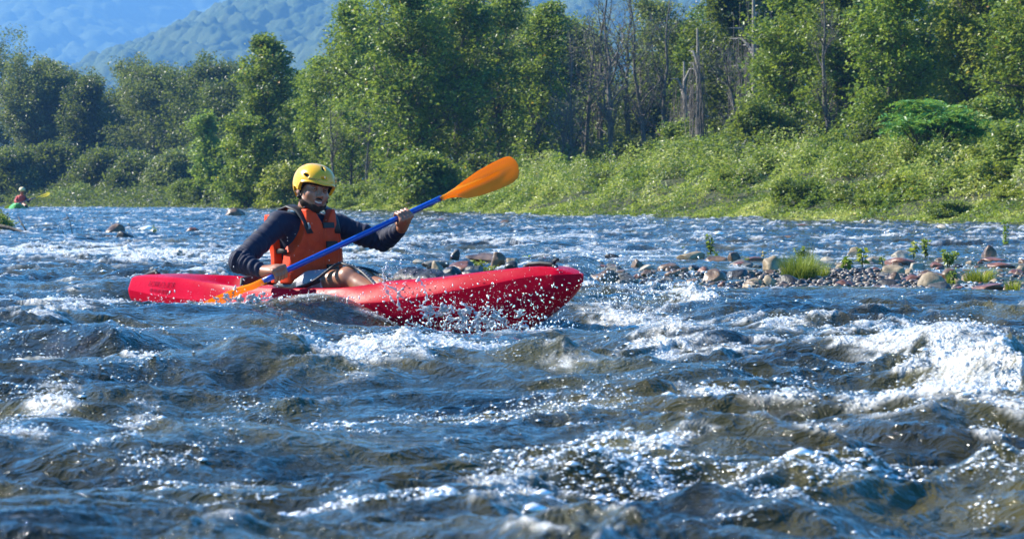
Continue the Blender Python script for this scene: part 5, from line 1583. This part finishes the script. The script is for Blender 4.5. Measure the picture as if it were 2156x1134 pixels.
# gravel bed of the bar: low mound of pebbles just above water
rp_ = np.random.RandomState(12); Pg = []; Vg = []; Fg = []; ng_ = 0
_pv, _pf = ico(1)
tint = []
for i in range(1700):
    px = rp_.normal(1800, 190) if i % 3 else rp_.uniform(1250, 2180); pb = rp_.uniform(572, 612)
    x, Y = WP(px, pb); r = rp_.uniform(.012, .034)
    v = _pv * np.array([r, r * rp_.uniform(.7, 1), r * rp_.uniform(.4, .7)]) * (1 + .15 * pn3(_pv, 1.5, i % 50))[:, None] + np.array([x, Y, float(wprof(np.float64(Y))) + -.012 + .026 * math.exp(-((px - 1780) / 170) ** 2) + rp_.uniform(-.01, .015)])
    Vg.append(v); Fg.append(_pf + ng_); ng_ += len(v); tint.append(np.full(len(v), rp_.uniform()))
tgv = NT('gravel'); rgv = tgv.ramp(tgv.attr('tint'), [(0, (.012, .010, .009)), (.4, (.05, .032, .022)), (.75, (.12, .085, .058)), (1, (.24, .19, .14))]); tgv.link(rgv.outputs[0], tgv.bsdf.inputs['Base Color']); tgv.bsdf.inputs['Roughness'].default_value = .4
o = mesh_obj('gravel', np.concatenate(Vg), np.concatenate(Fg), tgv.m, None, True, {'tint': np.concatenate(tint)}); tag(o, 'wet pebbles between the rocks of the bar', 'gravel', kind='stuff')

# ---- plants on the bar
def sprig(px, foot, top, wpx, n, leaf, lsize, label, seed, name='small_plant', aspect=1.8, stems=3, cat='plant'):
    rs = np.random.RandomState(seed); x, Y = WP(px, foot); Y += .05
    h = (foot - top) / F_PX * Y; w = wpx / F_PX * Y * .5; z = CAM_Z + (HORIZON - foot) / F_PX * Y - .01
    root = empty(name, (x, Y, z)); tag(root, label, cat)
    tubes = []; P = []; A = []
    for k in range(stems):
        a = rs.uniform(0, 6.28); dx, dy = math.cos(a) * w * rs.uniform(.2, .9), math.sin(a) * w * rs.uniform(.2, .9); hh = h * rs.uniform(.7, 1)
        pts = np.array([[0, 0, -.02], [dx * .3, dy * .3, hh * .45], [dx, dy, hh]])
        tubes.append((pts, [.005, .004, .002]))
        for j in range(max(n // stems, 1)):
            t = rs.uniform(.2, 1); c = np.array([np.interp(t, [0, .45, 1], pts[:, q]) for q in range(3)])
            a2 = rs.uniform(0, 6.28); d = np.array([math.cos(a2), math.sin(a2), .45]); P.append(c + d * lsize * .55); A.append(d)
    V, F = tubes_mesh(tubes, 4); mesh_obj('stem', V, F, M_LEAF['mid'], root)
    V, F = leaf_mesh(np.array(P), lsize, rs, .3, aspect, axis=np.array(A)); mesh_obj('leaves', V, F, M_LEAF[leaf], root, False, {'tint': np.repeat(np.clip(rs.normal(.55, .2, len(P)), 0, .93), 4)})
PL = [
 (1497, 540, 492, 26, 40, 'mid', .085, 'tall leafy sprig standing above the rocks at centre right', 3),
 (1440, 530, 518, 10, 14, 'bright', .05, 'tiny green sprig on the tan wedge-shaped rock', 2),
 (1508, 545, 528, 16, 16, 'bright', .06, 'low green leaves at the base of the tall sprig', 2),
 (1688, 552, 515, 34, 60, 'vine', .07, 'mossy green plant behind the grass tuft', 4),
 (1567, 556, 543, 22, 22, 'bright', .05, 'short green blades on the low grey rock', 3),
 (1607, 548, 524, 10, 12, 'gold', .05, 'single orange-leaved sprig on the bar', 1),
 (1782, 568, 540, 30, 40, 'bright', .08, 'fresh green herb with whorled leaves on the tan cobble', 3),
 (1817, 560, 518, 20, 22, 'yellow', .11, 'upright broad yellow-green leaves behind the tan boulder', 2),
 (1860, 560, 530, 12, 14, 'yellow', .07, 'thin green sprig beside the sunlit tan boulder', 1),
 (1863, 580, 566, 14, 14, 'bright', .06, 'green leaf at the foot of the big round boulder', 2),
 (1925, 546, 508, 24, 26, 'yellow', .10, 'reddish green broad-leaved shoot left of the bushy plant', 2),
 (1950, 543, 500, 34, 50, 'mid', .075, 'dark green branching plant near the right of the bar', 4),
 (1998, 560, 525, 60, 90, 'vine', .075, 'spreading pale green rosette plant on the right of the bar', 6),
 (2120, 525, 455, 22, 60, 'bright', .075, 'tall light green plant standing in the water near the right edge', 2),
 (325, 500, 472, 22, 24, 'yellow', .07, 'thin yellow-green sprig behind the low pale stone', 3),
 (1105, 548, 536, 26, 20, 'vine', .07, 'pale green tuft in the water above the foredeck', 3),
 (1005, 570, 545, 70, 90, 'yellow', .05, 'mossy yellow-green plant growing on the rock heap', 6),
 (1030, 578, 556, 46, 60, 'yellow', .05, 'low yellow moss-like plant right on the rock heap', 5),
 (2010, 600, 560, 24, 20, 'vine', .05, 'sparse plant before the brown rock at the right of the bar', 3),
 (1235, 522, 512, 12, 10, 'bright', .05, 'tiny floating green sprig above the bow', 2),
]
for i, (px, ft, tp_, w, n, lf, ls, lab, st) in enumerate(PL): sprig(px, ft, tp_, w, int(n * 1.3), lf, ls * .62, lab, 50 + i, stems=st)
def grass_tuft(px, foot, top, wpx, n, label, seed, mat='yellow'):
    rs = np.random.RandomState(seed); x, Y = WP(px, foot); h = (foot - top) / F_PX * Y; w = wpx / F_PX * Y * .5
    V = []; F = []; T = []
    for k in range(n):
        a = rs.uniform(0, 6.28); r = w * .55 * math.sqrt(rs.uniform()); bx, by = math.cos(a) * r, math.sin(a) * r
        L = h * rs.uniform(.45, 1.15); a2 = a + rs.normal() * .6; lean = rs.uniform(.1, .65) * w; wd = .0028
        for j, t in enumerate((0, .4, .75, 1)):
            cx, cy_, cz = bx + math.cos(a2) * lean * t * t, by + math.sin(a2) * lean * t * t, L * t * (1 - .15 * t)
            ww = wd * (1 - t * .85); V += [(cx - math.sin(a2) * ww, cy_ + math.cos(a2) * ww, cz), (cx + math.sin(a2) * ww, cy_ - math.cos(a2) * ww, cz)]
        b = k * 8; F += [(b, b + 1, b + 3, b + 2), (b + 2, b + 3, b + 5, b + 4), (b + 4, b + 5, b + 7, b + 6)]; T += [rs.uniform(.1, .95)] * 8
    o = mesh_obj('grass_tuft', V, F, M_LEAF[mat], None, False, {'tint': T}); o.location = (x, Y + w * .3, CAM_Z + (HORIZON - foot) / F_PX * Y); tag(o, label, 'grass tuft')
grass_tuft(1685, 592, 530, 130, 900, 'broad yellow-green grass tuft on the rocks of the bar', 1, 'vine')
grass_tuft(1725, 590, 548, 70, 300, 'shorter grass tuft right of the broad one', 2)
grass_tuft(1705, 560, 505, 40, 60, 'thin seeding grass stalks above the tuft', 3, 'grey')
grass_tuft(2065, 595, 560, 110, 350, 'sparse grass on the right end of the bar', 4)
grass_tuft(2135, 612, 585, 60, 120, 'small grass tuft at the right edge of the bar', 5)
grass_tuft(2000, 598, 570, 30, 60, 'few grass blades before the brown rock', 6)

# ------------------------------------------------------------------ splash at the hull and the blade
def drops(name, spec, seed, label):
    rs = np.random.RandomState(seed); P = []; Rr = []
    for (px, py, sx, sy, Y, sY, n, r) in spec:
        for _ in range(int(n * 1.35)):
            a = at(px + rs.normal() * sx, py + rs.normal() * sy, Y + rs.normal() * sY)
            P.append(a[:]); Rr.append(min(r * .62 * rs.lognormal(0, .7), r * 2.4))
    P = np.array(P); Rr = np.array(Rr)
    D = rs.normal(size=(len(P), 3)) * [.6, .4, 1.0]; D /= np.linalg.norm(D, axis=1)[:, None]
    L = 1 + rs.uniform(0, 1, len(P)) ** 2 * 2.6
    dot = _pv @ D.T                                      # (verts, drops)
    Q = _pv[None] + (dot.T * (L - 1)[:, None])[:, :, None] * D[:, None, :]
    V = (P[:, None, :] + Q * (Rr / L ** .4)[:, None, None] * rs.uniform(.8, 1.15, (len(P), len(_pv), 1))).reshape(-1, 3); F = (_pf[None] + (np.arange(len(P)) * len(_pv))[:, None, None]).reshape(-1, 3)
    o = mesh_obj(name, V, F, M_DROP_GLINT, None, True); tag(o, label, 'splash', kind='stuff'); return o
drops('bow_splash', [
 (1000, 655, 70, 26, 13.75, .12, 330, .0026), (960, 690, 60, 10, 13.7, .1, 260, .0030), (1080, 640, 70, 35, 13.75, .1, 230, .0024), (1130, 620, 50, 40, 13.75, .1, 90, .0022), (880, 640, 50, 20, 14.2, .1, 160, .0024),
 (860, 600, 25, 30, 14.6, .08, 160, .0022), (930, 600, 60, 25, 14.2, .1, 90, .002), (1240, 620, 60, 40, 14.0, .2, 300, .0026), (1330, 640, 90, 35, 14.5, .3, 420, .0030), (1440, 620, 60, 28, 14.8, .3, 380, .0034),
 (1100, 690, 60, 14, 13.6, .15, 260, .0030), (1280, 590, 60, 25, 15.0, .3, 130, .0028), (1180, 560, 60, 20, 14.3, .2, 60, .002)], 3, 'drops flying off the raised bow of the red kayak')
drops('stroke_splash', [
 (480, 628, 22, 14, 14.75, .06, 150, .0026), (430, 655, 60, 6, 14.6, .1, 110, .0026), (560, 635, 60, 8, 14.7, .08, 160, .0028), (660, 632, 70, 9, 14.6, .08, 320, .0034), (600, 600, 60, 25, 14.8, .1, 40, .0018),
 (350, 640, 60, 14, 15.3, .2, 150, .0026), (700, 520, 90, 50, 14.7, .1, 40, .0014), (820, 590, 14, 26, 14.4, .05, 190, .0022), (620, 480, 120, 70, 14.6, .2, 30, .0013)], 4, 'drops thrown up by the dipping blade and along the hull')
# thin curling streams of water at the hull
def stream(mb, pts, r, rs):
    P = [at(*p) for p in pts]; Q_ = []
    for i in range(len(P) - 1):
        for t in np.linspace(0, 1, 7, endpoint=False): Q_.append(P[i].lerp(P[i + 1], t) + Vector(rs.normal(size=3) * .0035))
    Q_.append(P[-1]); mb.tube(Q_, [max(r * rs.lognormal(0, .55), .0008) for _ in Q_], 6)
tgw = NT('clear_water'); tgw.bsdf.inputs['Base Color'].default_value = (.95, .97, 1, 1); tgw.bsdf.inputs['Roughness'].default_value = .06; tgw.bsdf.inputs['IOR'].default_value = 1.33; tgw.bsdf.inputs['Transmission Weight'].default_value = .55
st = MB(); rss = np.random.RandomState(9)
for pts, r in (([(832, 640, 14.35), (812, 610, 14.35), (806, 580, 14.36), (812, 560, 14.38)], .0035), ([(840, 650, 14.3), (836, 620, 14.32), (850, 605, 14.33)], .005), ([(815, 600, 14.3), (835, 612, 14.3), (850, 628, 14.3)], .005),
               ([(880, 585, 14.2), (895, 610, 14.18), (898, 632, 14.15), (884, 645, 14.1)], .004), ([(905, 655, 14.0), (925, 662, 13.95), (950, 658, 13.9)], .005), ([(960, 690, 13.8), (975, 665, 13.8), (980, 650, 13.8)], .006), ([(1005, 700, 13.7), (1003, 672, 13.7), (1012, 655, 13.7)], .005),
               ([(488, 632, 14.75), (492, 612, 14.75), (497, 600, 14.76)], .006), ([(478, 640, 14.7), (470, 620, 14.72)], .007), ([(930, 690, 13.8), (940, 672, 13.8), (960, 668, 13.8), (985, 680, 13.75)], .005), ([(1020, 690, 13.7), (1045, 672, 13.7), (1060, 680, 13.7)], .004)):
    stream(st, pts, r * .8, rss)
for k in range(46):
    px = rss.uniform(880, 1110); py = rss.uniform(655, 700); 
    stream(st, [(px, py, 13.75), (px + rss.normal() * 10, py - rss.uniform(4, 16), 13.75), (px + rss.normal() * 14, py - rss.uniform(2, 20), 13.75)], .0042, rss)
for k in range(30):
    px = rss.uniform(430, 720); py = rss.uniform(628, 646)
    stream(st, [(px, py, 14.62), (px + rss.normal() * 10, py - rss.uniform(4, 12), 14.62), (px + rss.normal() * 14, py - rss.uniform(2, 14), 14.62)], .0042, rss)
V_ = np.concatenate(st.V); o = mesh_obj('splash_streams', V_, st.F, tgw.m, None, True); tag(o, 'curling threads of water splashing against the hull', 'splash', kind='stuff')

# ------------------------------------------------------------------ far paddler in the green kayak
FY = 104.0; fc = at(44, 437, FY); fz = wprof(np.float64(FY)) - .02
fx = fc.x
fk = empty('kayak', (fx - .10, FY, float(fz) + .05), R(-82)); tag(fk, 'small green kayak far away on the left below the wooded bank', 'kayak')
hv = []; 
def fhull(L, scale):
    ss = np.linspace(0, 1, 26); V = []; F = []
    for s in ss:
        sec = k_section(s, -1)[::-1] + k_section(s, 1)[1:-1]
        V += [((s - .42) * L, n, z * 1.05) for n, z in sec]
    m = len(V) // 26
    for i in range(25):
        for j in range(m): a = i * m + j; b = i * m + (j + 1) % m; F.append((a, b, b + m, a + m))
    F.append(tuple(reversed(range(m)))); F.append(tuple(25 * m + j for j in range(m)))
    return V, F
V, F = fhull(3.0, 1); mesh_obj('hull', V, F, plain('green_plastic', (.10, .42, .10), .35), fk)
fp = empty('person', (fx - .05, FY, float(fz) + .08)); tag(fp, 'distant paddler in a pale helmet and red vest in the green kayak', 'person')
o3 = A3(fp.location[:])
def fpt(px, py, dy=0): return va(at(px, py, FY + dy))
Bf = Field(o3 + A3([-.75, -.6, -.15]), o3 + A3([.9, .6, 1.2]), .014)
nk = fpt(46, 411); hd = fpt(47, 403); sR, sL = fpt(38, 415, -.05), fpt(52, 415, .1); hip = o3 + A3([0, 0, .05])
Bf.cap(hip, fpt(45, 419), .13, .13, .05); Bf.cap(sR, sL, .06, .06, .05); Bf.cap(nk, hd, .05, .05, .03); Bf.ell(hd + A3([0, 0, .0]), np.eye(3), (.075, .09, .11), .02)
for k_ in (-.1, .1):
    Bf.cap(hip + A3([0, k_, 0]), hip + A3([.22, k_ - .30, .14]), .08, .055, .03); Bf.cap(hip + A3([.22, k_ - .30, .14]), hip + A3([.40, k_ - .60, .02]), .05, .035, .02)
eR, hR, eL, hL = fpt(33, 424, -.15), fpt(40, 428, -.38), fpt(60, 424, -.05), fpt(64, 420, -.30)
for s_, e_, w_ in ((sR, eR, hR), (sL, eL, hL)):
    Bf.cap(s_, e_, .055, .045, .02); Bf.cap(e_, w_, .042, .032, .02)
    Bf.ell(w_, np.eye(3), (.05, .045, .05), .01)
    for q_ in range(4): Bf.cap(w_ + A3([(q_ - 1.5) * .022, -.03, .02]), w_ + A3([(q_ - 1.5) * .022, -.05, -.04]), .012, .010, .004)
sdf_obj(Bf, 'body', M_SKIN, fp, 1)
Vf = Field(o3 + A3([-.5, -.4, -.05]), o3 + A3([.5, .4, .9]), .014)
Vf.cap(hip + A3([0, 0, .12]), fpt(45, 416), .165, .160, .05); Vf.cut(lambda P: P[..., 2] - float(fpt(45, 411)[2])); sdf_obj(Vf, 'vest', plain('red_vest', (.50, .035, .025), .6), fp, 1)
for s_, e_, w_ in ((sR, eR, hR), (sL, eL, hL)):
    m = MB(); m.tube([tuple(s_ - o3), tuple(e_ - o3), tuple(w_ * .8 + e_ * .2 - o3)], [.068, .055, .042], 8); m.build('sleeve', M_NAVY if s_ is sL else plain('red_sleeve', (.40, .03, .03), .6), fp)
Hf = Field(o3 + A3([-.4, -.4, .5]), o3 + A3([.5, .4, 1.2]), .012); Hf.ell(hd + A3([0, 0, .055]), np.eye(3), (.118, .125, .11), .01); Hf.cut(lambda P: float(hd[2]) + .02 - P[..., 2]); sdf_obj(Hf, 'helmet', plain('cream_helmet', (.74, .60, .30), .4), fp, 1)
paddle(Vector(hR), Vector(hL), .55, .04 + float(np.linalg.norm(fpt(103, 411.5, -.35) - hL)), .52, leaf_mat('yellow_blade', (.95, .72, .03), (.95, .72, .03), (.95, .72, .03), transl=.3), 'distant paddle with a yellow blade held by the far paddler', plain('dark_shaft', (.05, .07, .12), .4), twist_lo=-.9, rad=.019, face=(-.7, -.7, .25))
